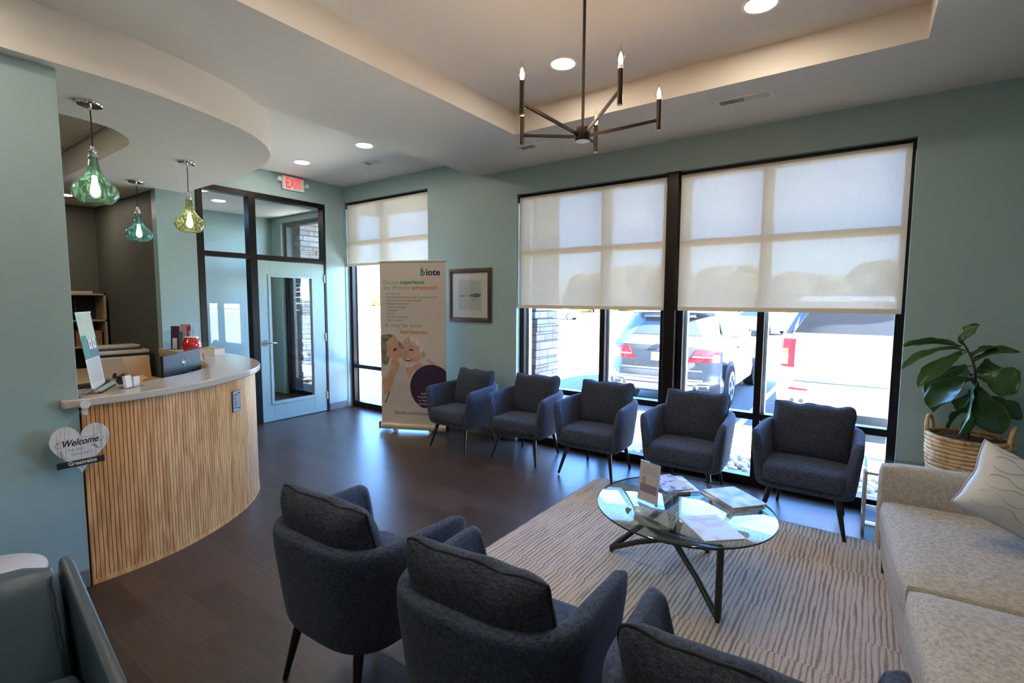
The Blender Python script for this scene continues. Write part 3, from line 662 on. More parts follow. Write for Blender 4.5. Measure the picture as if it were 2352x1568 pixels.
for sg in (-1, 1):
    c.side('side_window', [(0.75, 1.22), (0.9, 1.52), (1.6, 1.60), (2.6, 1.55), (3.3, 1.18)], CGL, sg)
    c.side('door_handle', [(1.5, 1.0), (1.5, 1.03), (1.7, 1.03), (1.7, 1.0)], BPL, sg, 0.03)
    for y in (1.0, 3.9): c.wheel(y, sg, 0.37)
    MB().box(sg * 0.98 - 0.02, 2.95, 1.13, sg * 1.16, 3.07, 1.28).build('wing_mirror', SUVD, t, bevel=0.03, bseg=3)
# white suv
prof = [(0.12, 0.36), (0.02, 0.50), (0.0, 0.62), (0.03, 0.72), (0.13, 0.74), (0.15, 1.10), (0.19, 1.36), (0.36, 1.80), (0.30, 1.86), (0.42, 1.90), (1.2, 1.94), (3.0, 1.90), (3.7, 1.42), (4.9, 1.30), (5.2, 1.1), (5.3, 0.6), (5.15, 0.34)]
SUVW = M('white_paint', (0.80, 0.80, 0.80), 0.25, coat=1.0)
t = thing('parked_suv', 'large white suv parked rear-on, seen through the right-hand panes', 'car', (0.09, 7.75, GZ), 0, 'cars parked outside')
c = Car(t, 2.06, 5.3, prof, 1.30, 0.30, SUVW, 0.2); c.prof_rear = prof[:8]
c.rear('rear_window', -0.86, 0.86, 1.42, 1.78, CGL, q0t=-0.74, q1t=0.74)
c.rear('rear_pillar_glass', -0.965, -0.875, 1.40, 1.74, CGL, q0t=-0.90, q1t=-0.76)
for s_ in (-1, 1):
    a, b = sorted((s_ * 0.80, s_ * 0.975)); w = c.rear('tail_lamp', a, b, 0.93, 1.33, RED, off=0.014); a, b = sorted((s_ * 0.88, s_ * 0.965)); c.rear('lamp_window', a, b, 0.97, 1.19, LAMPW, off=0.02, parent=w); c.rear('indicator', a, b, 1.12, 1.18, AMB, off=0.023, parent=w)
    a, b = sorted((s_ * 0.62, s_ * 0.84)); c.rear('reflector', a, b, 0.635, 0.665, RED, off=0.014)
    for q in (0.70, 0.81):
        x = s_ * q; e = MB().cyl((x, 0.10, 0.50), (x, -0.045, 0.50), 0.042, seg=24).build('exhaust_tip', CHROME, t, smooth=True); MB().cyl((x, -0.046, 0.50), (x, -0.049, 0.50), 0.031, seg=24).build('exhaust_opening', BPL, e)
    c.side('side_window', [(0.6, 1.42), (0.75, 1.76), (2.9, 1.76), (3.5, 1.42)], CGL, s_)
    for y in (1.15, 4.2): c.wheel(y, s_, 0.40)
    MB().box(s_ * 1.03 - 0.02, 3.1, 1.30, s_ * 1.26, 3.22, 1.52).build('wing_mirror', CHROME, t, bevel=0.03, bseg=3)
c.rear('lower_bumper', -0.90, 0.90, 0.40, 0.60, M('bumper_tan', (0.46, 0.44, 0.42), 0.5), off=0.016)
c.rear('hitch_cover', -0.35, 0.35, 0.42, 0.58, M('bumper_light', (0.58, 0.56, 0.54), 0.5), off=0.03)
c.rear('tailgate_seam', -0.80, 0.80, 0.745, 0.752, BPL, off=0.008)
m = MB(); e = M('emblem_gold', (0.75, 0.55, 0.25), 0.3, 0.8)
m.prism([(-0.10, -0.015), (-0.035, -0.015), (-0.04, -0.04), (0.03, -0.04), (0.035, -0.015), (0.10, -0.015), (0.09, 0.015), (0.035, 0.015), (0.04, 0.04), (-0.03, 0.04), (-0.035, 0.015), (-0.11, 0.015)], 0, 0.012, frame_mat((0, 0.135, 1.14), (1, 0, 0)))
m.build('emblem', e, t)
# distant white car
prof = [(0.06, 0.25), (0.0, 0.5), (0.05, 0.85), (0.35, 0.98), (0.9, 1.38), (2.3, 1.44), (3.1, 1.0), (4.2, 0.85), (4.45, 0.6), (4.4, 0.25)]
t = thing('parked_sedan', 'white car parked far across the lot beyond the stone pier', 'car', (-26.6, 42.0, GZ), math.radians(-75), 'cars parked outside')
c = Car(t, 1.8, 4.45, prof, 0.9, 0.35, SUVW)
for sg in (-1, 1):
    c.side('side_window', [(0.95, 1.02), (1.2, 1.32), (2.2, 1.34), (2.8, 1.02)], CGL, sg)
    for y in (0.85, 3.5): c.wheel(y, sg, 0.32)
for i, (x, y, l_, m_) in enumerate(((-6.6, 30, 'white car across the lot, behind the dark suv as seen through the blind', SUVW), (-3.2, 31, 'red car across the lot, showing faintly through the right-hand blind', M('red_paint', (0.4, 0.08, 0.07), 0.3, coat=1.0)))):
    t = thing('parked_sedan', l_, 'car', (x, y, GZ), math.radians(60), 'cars parked outside'); c = Car(t, 1.8, 4.45, prof, 0.9, 0.35, m_)
    for sg in (-1, 1):
        c.side('side_window', [(0.95, 1.02), (1.2, 1.32), (2.2, 1.34), (2.8, 1.02)], CGL, sg)
        for y2 in (0.85, 3.5): c.wheel(y2, sg, 0.32)
# trees
LEAFT = M('tree_foliage', (0.06, 0.075, 0.03), 0.9, col2=(0.14, 0.14, 0.06), nscale=1.2, bump=0.5, bscale=3)
LEAFY = M('yellow_foliage', (0.28, 0.34, 0.04), 0.9, col2=(0.45, 0.42, 0.08), nscale=1.5, bump=0.5, bscale=3); BARK = M('bark', (0.09, 0.07, 0.05), 0.9)
def tree(x, y, h, w, label, mat, seed, conical=False):
    t = thing('tree', label, 'tree', (x, y, GZ), 0, 'trees across the road'); r_ = random.Random(seed)
    MB().cyl((0, 0, 0), (0, 0, h * 0.45), h * 0.03, h * 0.018, 8).build('trunk', BARK, t)
    mb = MB()
    for k in range(16):
        v = r_.uniform(0.22, 0.95); wr = (1 - v) if conical else math.sin(PI * min(1, v * 0.95)) ** 0.7
        a = r_.uniform(0, 2 * PI); rad = w * 0.36 * wr; cx, cy, cz = rad * math.cos(a), rad * math.sin(a), h * v; R = w * 0.30 * (0.35 + 0.65 * wr)
        prof_ = [(0.001, -R)] + [(R * math.cos(q) * r_.uniform(0.85, 1.1), R * math.sin(q)) for q in (-1.1, -0.6, -0.1, 0.4, 0.9)] + [(0.001, R)]
        mb.lathe(prof_, 9, (cx, cy, cz), cap=False)
    mb.build('crown', mat, t, smooth=True)
spec = [(-78, 58, 8, 7, 1), (-70, 66, 10, 9, 0), (-58, 70, 9, 10, 0), (-46, 72, 7, 9, 0), (-36, 74, 8.5, 10, 0), (-28, 70, 9.5, 9, 0), (-21, 66, 11, 6, 0), (-14, 70, 8, 10, 0), (-6, 72, 7.0, 10, 0), (3, 74, 8.0, 11, 0), (12, 72, 9.5, 11, 0), (20, 68, 11, 10, 0), (-118, 96, 9, 10, 0), (-50, 36, 6.5, 4, 1)]
tl = ['yellow-green tree seen low in the corner window', 'dark tree on the skyline at the far left', 'broad dark tree on the skyline behind the corner window', 'low rounded tree on the skyline left of the picture frame', 'rounded tree on the skyline behind the stone pier', 'tall broad tree on the skyline at the left blind', 'tall narrow tree on the skyline beside the black mullion', 'broad tree on the skyline right of the black mullion', 'lowest tree on the skyline in the right blind', 'rounded tree on the skyline above the white suv', 'tall tree on the skyline above the white suv roof', 'tallest tree on the skyline at the right end', 'distant tree at the far left edge of the lot', 'small yellow tree by the lot entrance at far left']
for i, (x, y, h, w, k) in enumerate(spec):
    q = 1.28 if i % 2 else 1.0; x, y, h, w = x * q, y * q, h * q, w * q * 0.86
    tree(x, y, h * 0.62, w, tl[i], (LEAFT, LEAFY)[k], i + 20)

# entry canopy on the stone pier, plus unseen stretch added to shade the stones
struct(MB().box(-8.4, 4.73, 3.32, -3.05, 6.9, 3.62).box(-3.05, 4.73, 3.32, 9.0, 6.3, 3.62).build('trim_canopy_and_blocker', M('canopy_soffit', (0.30, 0.27, 0.24), 0.8)))
# ---------------------------------------------------------------- rug
def rug_mat():
    m, n, l, b = new_mat('striped_rug')
    tc = n.new('ShaderNodeTexCoord')
    mb_ = n.new('ShaderNodeMapping'); mb_.inputs['Scale'].default_value = (1, 0.16, 1); l.new(tc.outputs['Object'], mb_.inputs[0])
    # short woven blocks: every block of ribs is shifted a little against its neighbours
    jb = n.new('ShaderNodeTexBrick'); jb.inputs['Scale'].default_value = 1; jb.inputs['Brick Width'].default_value = 0.23; jb.inputs['Row Height'].default_value = 0.055; jb.inputs['Mortar Size'].default_value = 0; jb.inputs['Color1'].default_value = (0, 0, 0, 1); jb.inputs['Color2'].default_value = (1, 1, 1, 1); jb.offset = 0.37; l.new(mb_.outputs[0], jb.inputs[0])
    ja = n.new('ShaderNodeVectorMath'); ja.operation = 'MULTIPLY_ADD'; ja.inputs[1].default_value = (0.014, 0, 0); l.new(jb.outputs[0], ja.inputs[0]); l.new(tc.outputs['Object'], ja.inputs[2])
    mp = n.new('ShaderNodeMapping'); mp.inputs['Scale'].default_value = (1, 0.14, 1); l.new(ja.outputs[0], mp.inputs[0])
    wb = n.new('ShaderNodeTexWave'); wb.wave_type = 'BANDS'; wb.bands_direction = 'X'; wb.inputs['Scale'].default_value = 12.5; wb.inputs['Distortion'].default_value = 3.4; wb.inputs['Detail'].default_value = 3; wb.inputs['Detail Scale'].default_value = 2.4; l.new(mp.outputs[0], wb.inputs[0])
    wn_ = n.new('ShaderNodeTexNoise'); wn_.inputs['Scale'].default_value = 26; wn_.inputs['Detail'].default_value = 2; l.new(mp.outputs[0], wn_.inputs[0])
    wv = n.new('ShaderNodeMix'); wv.data_type = 'FLOAT'; wv.inputs[0].default_value = 0.55; l.new(wb.outputs['Fac'], wv.inputs[2]); l.new(wn_.outputs[0], wv.inputs[3])
    cr = n.new('ShaderNodeValToRGB'); cr.color_ramp.elements[0].position = 0.30; cr.color_ramp.elements[1].position = 0.50
    cr.color_ramp.elements[0].color = (0.25, 0.22, 0.195, 1); cr.color_ramp.elements[1].color = (0.58, 0.51, 0.44, 1); l.new(wv.outputs[0], cr.inputs[0])
    nz = n.new('ShaderNodeTexNoise'); nz.inputs['Scale'].default_value = 130; nz.inputs['Detail'].default_value = 4; l.new(tc.outputs['Object'], nz.inputs[0])
    cr2 = n.new('ShaderNodeValToRGB'); cr2.color_ramp.elements[0].position = 0.30; cr2.color_ramp.elements[1].position = 0.60; cr2.color_ramp.elements[0].color = (0.74, 0.72, 0.70, 1); cr2.color_ramp.elements[1].color = (1.08, 1.06, 1.04, 1); l.new(nz.outputs[0], cr2.inputs[0])
    n3 = n.new('ShaderNodeTexNoise'); n3.inputs['Scale'].default_value = 3.2; n3.inputs['Detail'].default_value = 5; l.new(tc.outputs['Object'], n3.inputs[0])
    cr3 = n.new('ShaderNodeValToRGB'); cr3.color_ramp.elements[0].position = 0.42; cr3.color_ramp.elements[1].position = 0.60; cr3.color_ramp.elements[0].color = (0.10, 0.10, 0.10, 1); cr3.color_ramp.elements[1].color = (0.85, 0.85, 0.85, 1); l.new(n3.outputs[0], cr3.inputs[0])
    mz = n.new('ShaderNodeMix'); mz.data_type = 'RGBA'; l.new(cr3.outputs[0], mz.inputs[0]); l.new(cr.outputs[0], mz.inputs[6]); mz.inputs[7].default_value = (0.50, 0.44, 0.38, 1)
    # streaks stay visible even in the worn patches
    mk = n.new('ShaderNodeMix'); mk.data_type = 'RGBA'; mk.inputs[0].default_value = 0.62; l.new(mz.outputs[2], mk.inputs[6]); l.new(cr.outputs[0], mk.inputs[7])
    mx = n.new('ShaderNodeMix'); mx.data_type = 'RGBA'; mx.blend_type = 'MULTIPLY'; mx.inputs[0].default_value = 1; l.new(mk.outputs[2], mx.inputs[6]); l.new(cr2.outputs[0], mx.inputs[7])
    l.new(mx.outputs[2], b.inputs['Base Color']); b.inputs['Roughness'].default_value = 1.0; b.inputs['Specular IOR Level'].default_value = 0.1
    ad = n.new('ShaderNodeMath'); ad.operation = 'ADD'; l.new(wv.outputs[0], ad.inputs[0]); l.new(nz.outputs[0], ad.inputs[1])
    bp = n.new('ShaderNodeBump'); bp.inputs['Strength'].default_value = 0.5; bp.inputs['Distance'].default_value = 0.006; l.new(ad.outputs[0], bp.inputs['Height']); l.new(bp.outputs[0], b.inputs['Normal'])
    return m
def ragged(x0, y0, x1, y1):
    r_ = random.Random(2); out = []
    for i in range(60): out.append((x0 + (x1 - x0) * i / 60, y0 + r_.uniform(-0.003, 0.003)))
    for i in range(60): out.append((x1 + r_.uniform(-0.003, 0.003), y0 + (y1 - y0) * i / 60))
    for i in range(60): out.append((x1 - (x1 - x0) * i / 60, y1 + r_.uniform(-0.005, 0.005)))
    for i in range(60): out.append((x0 + r_.uniform(-0.003, 0.003), y1 - (y1 - y0) * i / 60))
    return out
rg = MB().prism(ragged(-1.52, -1.22, 1.52, 1.22), 0, 0.008).build('area_rug', rug_mat(), loc=(-0.37, 2.765, 0.0005)); rg.rotation_euler = (0, 0, math.radians(-1.0))
tag(rg, 'large beige and grey striped rug under the round glass table', 'rug')

# ---------------------------------------------------------------- tub chairs
FAB = fabric('slate_fabric', (0.017, 0.024, 0.042), (0.070, 0.094, 0.150), 330, sheen=0.1)
FABP = fabric('slate_fabric_cushion', (0.015, 0.020, 0.032), (0.060, 0.074, 0.104), 330, sheen=0.05)
PIPE = M('dark_piping', (0.020, 0.024, 0.032), 0.8); LEGM = M('black_lacquer', (0.012, 0.011, 0.011), 0.28)
CA, CB_ = 0.335, 0.315
def plan(t, a=CA, b=CB_):
    c, s = math.cos(t), math.sin(t); n = 9.0 if s < 0 else 3.1
    return Vector((a * math.copysign(abs(c) ** (2 / n), c), b * math.copysign(abs(s) ** (2 / n), s)))
def shell_mesh():
    N = 112; mb = MB(); rings = []
    for i in range(N):
        t = -PI / 2 + 2 * PI * (i + 0.5) / N; P = plan(t)
        ax = abs(P.x); w = 1.0 if P.y > -0.24 else sstep(0.256, 0.318, ax)
        u = (P.y + CB_) / (2 * CB_)
        arm = 0.622 + 0.036 * sstep(0, 0.11, u) + 0.03 * u
        h = 0.310 + w * (arm - 0.310)
        T = 0.072
        def at(r, z, inn=0.0):
            q = P * r; q.x *= 1 + 0.035 * sstep(0.1, -0.3, P.y) if False else 1 + 0.03 * max(0, min(1, -P.y / 0.3)); L = q.length
            if inn: q = q * max(0.0, (L - inn) / L)
            return (q.x, q.y, z)
        def rho(z): return 0.905 + 0.095 * min(1, max(0, (z - 0.30) / 0.30))
        loop = [at(0.001, 0.252), at(0.45, 0.252), at(0.72, 0.252), at(0.82, 0.258), at(0.875, 0.274), at(0.902, 0.298)]
        for k in range(1, 7): z = 0.298 + (h - 0.018 - 0.298) * k / 6; loop.append(at(rho(z), z))
        loop += [at(rho(h), h - 0.006, 0.008), at(rho(h), h, 0.022), at(rho(h), h, T - 0.022), at(rho(h), h - 0.006, T - 0.008)]
        for k in range(1, 5): z = h - 0.018 + (0.296 - (h - 0.018)) * k / 4; loop.append(at(rho(z), z, T))
        loop += [at(0.45, 0.290), at(0.001, 0.290)]
        rings.append(loop)
    n = len(rings[0]); vs = [p for r in rings for p in r]
    fs = [(i * n + j, ((i + 1) % N) * n + j, ((i + 1) % N) * n + j + 1, i * n + j + 1) for i in range(N) for j in range(n - 1)]
    return mb.add(vs, fs)
def seat_mesh(a, b, yo, z0, z1, crown=0.018):
    mb = MB(); N = 64; prof = [(0.0, z0, 0), (0.90, z0, 0), (0.975, z0 + 0.012, 0), (1.0, z0 + 0.035, 0), (1.0, z1 - 0.035, 0), (0.978, z1 - 0.012, 0), (0.93, z1, 0.1), (0.7, z1, 0.6), (0.35, z1, 0.95), (0.0, z1, 1.0)]
    vs = []
    for i in range(N):
        P = plan(2 * PI * i / N, a, b)
        for r, z, c in prof: vs.append((P.x * max(r, 0.002), yo + P.y * max(r, 0.002), z + crown * c))
    n = len(prof); mb.add(vs, [(i * n + j, ((i + 1) % N) * n + j, ((i + 1) % N) * n + j + 1, i * n + j + 1) for i in range(N) for j in range(n - 1)]); return mb
def cushion(w, h, t, wav=0.0, seed=0, pinch=0.04, mat=Matrix()):
    """loose cushion standing in x/z, thickness along y; returns mesh and outline"""
    r_ = random.Random(seed); ph = [r_.uniform(0, 6) for _ in range(4)]
    def edge(u, v):
        x = u * w / 2 * (1 - pinch * (1 - v * v)); z = v * h / 2 * (1 - pinch * 1.1 * (1 - u * u))
        # soften the corners
        k = 1 - 0.045 * (abs(u) ** 8) * (abs(v) ** 8); x *= k; z *= k
        z += wav * (math.sin(7 * u + ph[0]) + 0.6 * math.sin(13 * u + ph[1])) * (abs(v) ** 3) * (1 if v > 0 else 0.3)
        x += wav * 0.6 * math.sin(8 * v + ph[2]) * abs(u) ** 3
        return x, z
    def F(u, v, s):
        x, z = edge(u, v); d = t / 2 * ((1 - abs(u) ** 3.4) * (1 - abs(v) ** 3.4)) ** 0.52
        d *= 1 + 0.05 * math.sin(5 * u + ph[3]) * math.cos(4 * v + ph[1])
        return mat @ Vector((x, s * d, z))
    m = MB(); K = 21; sq = lambda q: math.sin(PI / 2 * (2 * q - 1))
    m.grid(lambda a, b: F(sq(a), sq(b), -1), K, K); m.grid(lambda a, b: F(sq(a), sq(b), 1), K, K)
    ol = []
    for i in range(24): ol.append((-1 + 2 * i / 24, 1))
    for i in range(24): ol.append((1, 1 - 2 * i / 24))
    for i in range(24): ol.append((1 - 2 * i / 24, -1))
    for i in range(24): ol.append((-1, -1 + 2 * i / 24))
    pts = [mat @ Vector((edge(u, v)[0] * 1.006, 0, edge(u, v)[1] * 1.006)) for u, v in ol]
    bm = bmesh.new(); me = bpy.data.meshes.new('q'); me.from_pydata(m.v, [], m.f); bm.from_mesh(me); bmesh.ops.remove_doubles(bm, verts=bm.verts, dist=0.0006)
    bm.verts.index_update(); m2 = MB(); m2.add([v.co.copy() for v in bm.verts], [[v.index for v in f.verts] for f in bm.faces]); bm.free(); bpy.data.meshes.remove(me)
    return m2, pts
def make_chair(label, group, x, y, rz):
    t = thing('tub_chair', label, 'chair', (x, y, 0), rz, group)
    shell_mesh().build('shell', FAB, t, sub=1)
    seat_mesh(0.262, 0.292, -0.016, 0.298, 0.432).build('seat_cushion', FAB, t, sub=1)
    # welt along the front lip
    pm = Matrix.Translation((0, 0.150, 0.612)) @ Matrix.Rotation(math.radians(-15), 4, 'X')
    m, pts = cushion(0.535, 0.435, 0.19, 0.006, 3, 0.03, pm)
    b = m.build('back_cushion', FABP, t, smooth=True)
    MB().tube(pts, 0.0042, 6, closed=True).build('piping', PIPE, b, smooth=True)
    for sx in (-1, 1):
        for (ya, yb, xa, xb) in ((-0.205, -0.272, 0.205, 0.262), (0.20, 0.262, 0.185, 0.222)):
            MB().cyl((sx * xa, ya, 0.256), (sx * xb, yb, 0), 0.021, 0.011, 18).build('leg', LEGM, t, smooth=True)
    return t
far = [(-3.52, 4.07, -3, 'slate blue tub chair at the left end, standing in front of the pull-up banner'), (-2.74, 4.15, 2, 'slate blue tub chair second from the banner, by the stone pier'),
       (-1.955, 4.155, 1, 'middle slate blue tub chair of the window row, left of the black mullion'), (-1.12, 4.15, 0, 'slate blue tub chair right of the black mullion, behind the glass table'), (-0.265, 4.14, -2, 'slate blue tub chair at the right end, beside the glass side table')]
x, y, a, l_ = far[0]
chair0 = make_chair(l_, 'tub chairs along the windows', x, y, math.radians(a))
for x, y, a, l_ in far[1:]:
    c_ = dup(chair0, (x, y, 0), math.radians(a), l_)
    if x > -2.5: c_.location.z = 0.0062; c_.rotation_euler.x = -0.0165
near = [(-1.695, 1.315, 182, 'slate blue tub chair seen from behind, nearest the reception desk', 0), (-0.935, 1.31, 184, 'slate blue tub chair seen from behind, middle of the foreground', 0), (-0.182, 1.30, 181, 'slate blue tub chair cut by the bottom edge, nearest the sofa', 0)]
for x, y, a, l_, z in near:
    c_ = dup(chair0, (x, y, 0.0062), math.radians(a), l_, 'tub chairs in the foreground'); c_.rotation_euler.x = -0.0165

# ---------------------------------------------------------------- coffee table
CT = thing('coffee_table', 'round glass coffee table on a black strutted base', 'table', (-0.77, 2.78, 0.0087))
MB().lathe([(0.001, 0.422), (0.474, 0.422), (0.48, 0.425), (0.48, 0.431), (0.474, 0.434), (0.001, 0.434)], 96, cap=False).build('glass_top', GLASS_T, CT, smooth=True)
MB().lathe([(0.4815, 0.4235), (0.4825, 0.428), (0.4815, 0.4325)], 96, cap=False).build('dark_rim', M('glass_edge', (0.02, 0.05, 0.045), 0.1), CT, smooth=True)
TB = M('table_black', (0.013, 0.012, 0.012), 0.38)
def bar(mb, p, q, r=0.017, rz=0.013): mb.tube([p, Vector(p).lerp(Vector(q), 0.5), q], r, 12)
base = MB()
foot = [(-0.455, 0.06), (0.265, -0.285), (0.05, 0.40)]
ang = [math.atan2(b, a) for a, b in foot]
tops = [(-0.02, 0.10 + 0.22), (0.275, -0.335), (-0.20, -0.28)]
hub = Vector((-0.05, 0.02, 0.215))
for i, (fx, fy) in enumerate(foot):
    fo = Vector((fx, fy, 0.0205)); d = Vector((fx, fy, 0)).normalized()
    base.tube([fo, fo.lerp(hub, 0.45) + Vector((0, 0, 0.012)), hub + d * 0.09 + Vector((0, 0, -0.035)), hub + Vector((0, 0, 0.0))], [0.017, 0.017, 0.019, 0.024], 12)
    top = Vector((fx * 0.92, fy * 0.92, 0.42)) + Vector((0, 0, 0))
    if i == 0: top = Vector((-0.05, 0.30, 0.42))
    if i == 1: top = Vector((0.275, -0.325, 0.404))
    if i == 2: top = Vector((-0.245, -0.22, 0.42))
    base.tube([fo, fo.lerp(top, 0.5), top], 0.0175, 12)
    base.tube([hub, hub.lerp(top, 0.35) + Vector((0, 0, -0.02)), top], [0.024, 0.018, 0.016], 12)
    base.cyl(fo - Vector((0, 0, 0.0195)), fo, 0.012)
base.build('base', TB, CT, smooth=True)
TZ = 0.0087 + 0.4345
def cover_mat(name, a, b, c, sc):
    m, n, l, bb = new_mat(name); tc = n.new('ShaderNodeTexCoord'); nz = n.new('ShaderNodeTexNoise'); nz.inputs['Scale'].default_value = sc; nz.inputs['Detail'].default_value = 3; l.new(tc.outputs['Object'], nz.inputs[0])
    cr = n.new('ShaderNodeValToRGB'); cr.color_ramp.elements[0].position = 0.36; cr.color_ramp.elements[0].color = (*a, 1); cr.color_ramp.elements[1].position = 0.64; cr.color_ramp.elements[1].color = (*c, 1)
    e = cr.color_ramp.elements.new(0.5); e.color = (*b, 1); l.new(nz.outputs[0], cr.inputs[0]); l.new(cr.outputs[0], bb.inputs['Base Color']); bb.inputs['Roughness'].default_value = 0.42; return m
PAGES = M('page_edges', (0.75, 0.72, 0.66), 0.8)
def magazine(x, y, z, w, h, th, deg, mat, label, group, curl=0.0):
    t = thing('magazine', label, 'magazine', (x, y, z), math.radians(deg), group)
    MB().box(-w / 2 + 0.002, -h / 2 + 0.002, 0.0006, w / 2 - 0.002, h / 2 - 0.002, th - 0.0006).build('pages', PAGES, t)
    mb = MB()
    def cov(zz): mb.grid(lambda u, v: Vector(((u - .5) * w, (v - .5) * h, zz + (curl * max(0, u - 0.6) ** 2 if zz > 0.002 else 0))), 9, 4)
    cov(0.0001); cov(th); mb.box(-w / 2 - 0.0006, -h / 2, 0, -w / 2 + 0.0004, h / 2, th)
    mb.build('cover', mat, t); return t
c1 = cover_mat('cover_snow', (0.12, 0.17, 0.26), (0.34, 0.40, 0.48), (0.55, 0.58, 0.62), 9)
c2 = cover_mat('cover_maroon', (0.30, 0.05, 0.07), (0.5, 0.4, 0.38), (0.7, 0.65, 0.6), 9)
c3 = cover_mat('cover_sea', (0.05, 0.08, 0.10), (0.30, 0.42, 0.45), (0.55, 0.62, 0.62), 8)
c4 = cover_mat('cover_town', (0.50, 0.36, 0.28), (0.60, 0.56, 0.53), (0.50, 0.58, 0.64), 9)
c5 = cover_mat('cover_blue', (0.04, 0.06, 0.14), (0.45, 0.50, 0.62), (0.6, 0.42, 0.2), 16)
c6 = cover_mat('cover_pale', (0.15, 0.2, 0.3), (0.7, 0.72, 0.76), (0.78, 0.78, 0.78), 12)
gs = 'magazines on the glass table'
magazine(-0.555, 3.005, TZ, 0.215, 0.28, 0.008, 52, c3, 'lowest magazine of the stack at the right of the glass table, dark blue-green cover', gs)
magazine(-0.560, 3.010, TZ + 0.0085, 0.21, 0.275, 0.009, 57, c2, 'middle magazine of the stack, maroon and cream cover showing at the edge', gs)
magazine(-0.550, 3.022, TZ + 0.018, 0.22, 0.275, 0.007, 50, c1, 'top magazine of the stack, pale blue snowy cover', gs)
t = magazine(-0.572, 2.578, TZ, 0.215, 0.275, 0.006, 43, c4, 'single magazine with pale cover lettered TOWN at the front of the glass table', gs)
MB().text('TOWN', 0.15, 0.045, Matrix.Translation((-0.075, 0.07, 0.0062)), 0.0002, 0.0012).build('title', M('title_grey', (0.30, 0.36, 0.42), 0.4), t)
magazine(-0.905, 3.075, TZ, 0.20, 0.265, 0.006, 40, c6, 'pale blue magazine lying under another behind the acrylic sign', gs)
magazine(-0.945, 3.055, TZ + 0.0065, 0.195, 0.26, 0.006, 50, c5, 'dark patterned magazine on top of the pair behind the acrylic sign', gs)
# upright sign holder
t = thing('sign_holder', 'clear acrylic holder with a pink and white leaflet, standing upright on the glass table', 'sign holder', (-0.945, 2.68, TZ), math.radians(-18.5))
MB().box(-0.085, -0.045, 0, 0.085, 0.045, 0.004).build('foot', ACRYL, t, bevel=0.001)
tl_ = Matrix.Translation((0, 0, 0.004)) @ Matrix.Rotation(math.radians(-6), 4, 'X')
MB().box(-0.0725, -0.0035, 0, 0.0725, -0.0015, 0.235, tl_).box(-0.0725, 0.0015, 0, 0.0725, 0.0035, 0.235, tl_).build('acrylic_sleeve', ACRYL, t)
lf = MB().box(-0.070, -0.0008, 0.008, 0.070, 0.0008, 0.232, tl_).build('leaflet', M('leaflet_paper', (0.80, 0.74, 0.78), 0.5), t)
fm = tl_ @ frame_mat((-0.070, -0.00095, 0.008), (1, 0, 0))
mb = MB(); mb.prism([(0.012, 0.050), (0.128, 0.050), (0.128, 0.098), (0.012, 0.098)], 0, 0.0002, fm); mb.build('colour_panel', M('mauve_print', (0.42, 0.28, 0.38), 0.5), lf)
mb = MB(); mb.text('MOMENT TO SHINE', 0.085, 0.01, fm @ Matrix.Translation((0.03, 0.19, 0)), 0.0001)
for k in range(4): mb.prism([(0.02, 0.178 - k * 0.008), (0.12, 0.178 - k * 0.008), (0.12, 0.180 - k * 0.008), (0.02, 0.180 - k * 0.008)], 0, 0.0002, fm)
mb.build('small_print', M('grey_print', (0.35, 0.33, 0.36), 0.5), lf)
mb = MB(); mb.prism([(0.035 + 0.016 * math.cos(a), 0.120 + 0.02 * math.sin(a)) for a in [k * PI / 8 for k in range(16)]], 0, 0.0003, fm); mb.build('picture_hair', M('print_gold', (0.60, 0.42, 0.22), 0.5), lf)
mb = MB(); mb.prism([(0.035 + 0.009 * math.cos(a), 0.122 + 0.012 * math.sin(a)) for a in [k * PI / 8 for k in range(16)]], 0.0003, 0.0005, fm); mb.build('picture_face', M('print_skin', (0.66, 0.45, 0.36), 0.5), lf)

# ---------------------------------------------------------------- sofa, pillow
SOFA = fabric('oat_linen', (0.33, 0.302, 0.24), (0.57, 0.53, 0.45), 330)
S = thing('sofa', 'oatmeal linen two-seat sofa along the right side', 'sofa', (0.135, 3.62, 0.0087), math.radians(3.0))
def soft_box(x0, y0, z0, x1, y1, z1, r=0.045, crown=0.015, n=9):
    """rounded upholstered block"""
    m = MB(); cx, cy, cz = (x0 + x1) / 2, (y0 + y1) / 2, (z0 + z1) / 2; hx, hy, hz = (x1 - x0) / 2, (y1 - y0) / 2, (z1 - z0) / 2
    bm = bmesh.new(); bmesh.ops.create_cube(bm, size=2); bmesh.ops.subdivide_edges(bm, edges=bm.edges, cuts=n, use_grid_fill=True)
    for v in bm.verts:
        p = Vector([math.sin(c * PI / 2) if False else c for c in v.co])
        def w(c, h): return math.copysign(1 - (1 - abs(c)) ** 1.0, c) * h
        q = Vector((w(p.x, hx), w(p.y, hy), w(p.z, hz)))
        core = Vector((max(-hx + r, min(hx - r, q.x)), max(-hy + r, min(hy - r, q.y)), max(-hz + r, min(hz - r, q.z)))); d = q - core
        if d.length > 1e-9: q = core + d.normalized() * r if max(abs(v.co.x), abs(v.co.y), abs(v.co.z)) > 0.999 else q
        if crown:
            bx = max(0, 1 - (q.x / hx) ** 4); by = max(0, 1 - (q.y / hy) ** 4); bz = max(0, 1 - (q.z / hz) ** 4)
            if v.co.z > 0.999: q.z += crown * bx * by
            if abs(v.co.x) > 0.999: q.x += math.copysign(crown * 0.6 * by * bz, v.co.x)
        v.co = q + Vector((cx, cy, cz))
    bm.verts.index_update(); m.add([v.co.copy() for v in bm.verts], [[v.index for v in f.verts] for f in bm.faces]); bm.free(); return m
soft_box(0.0, -0.12, 0.13, 0.93, 0.0, 0.655, 0.035, 0.004).build('arm', SOFA, S, smooth=True)
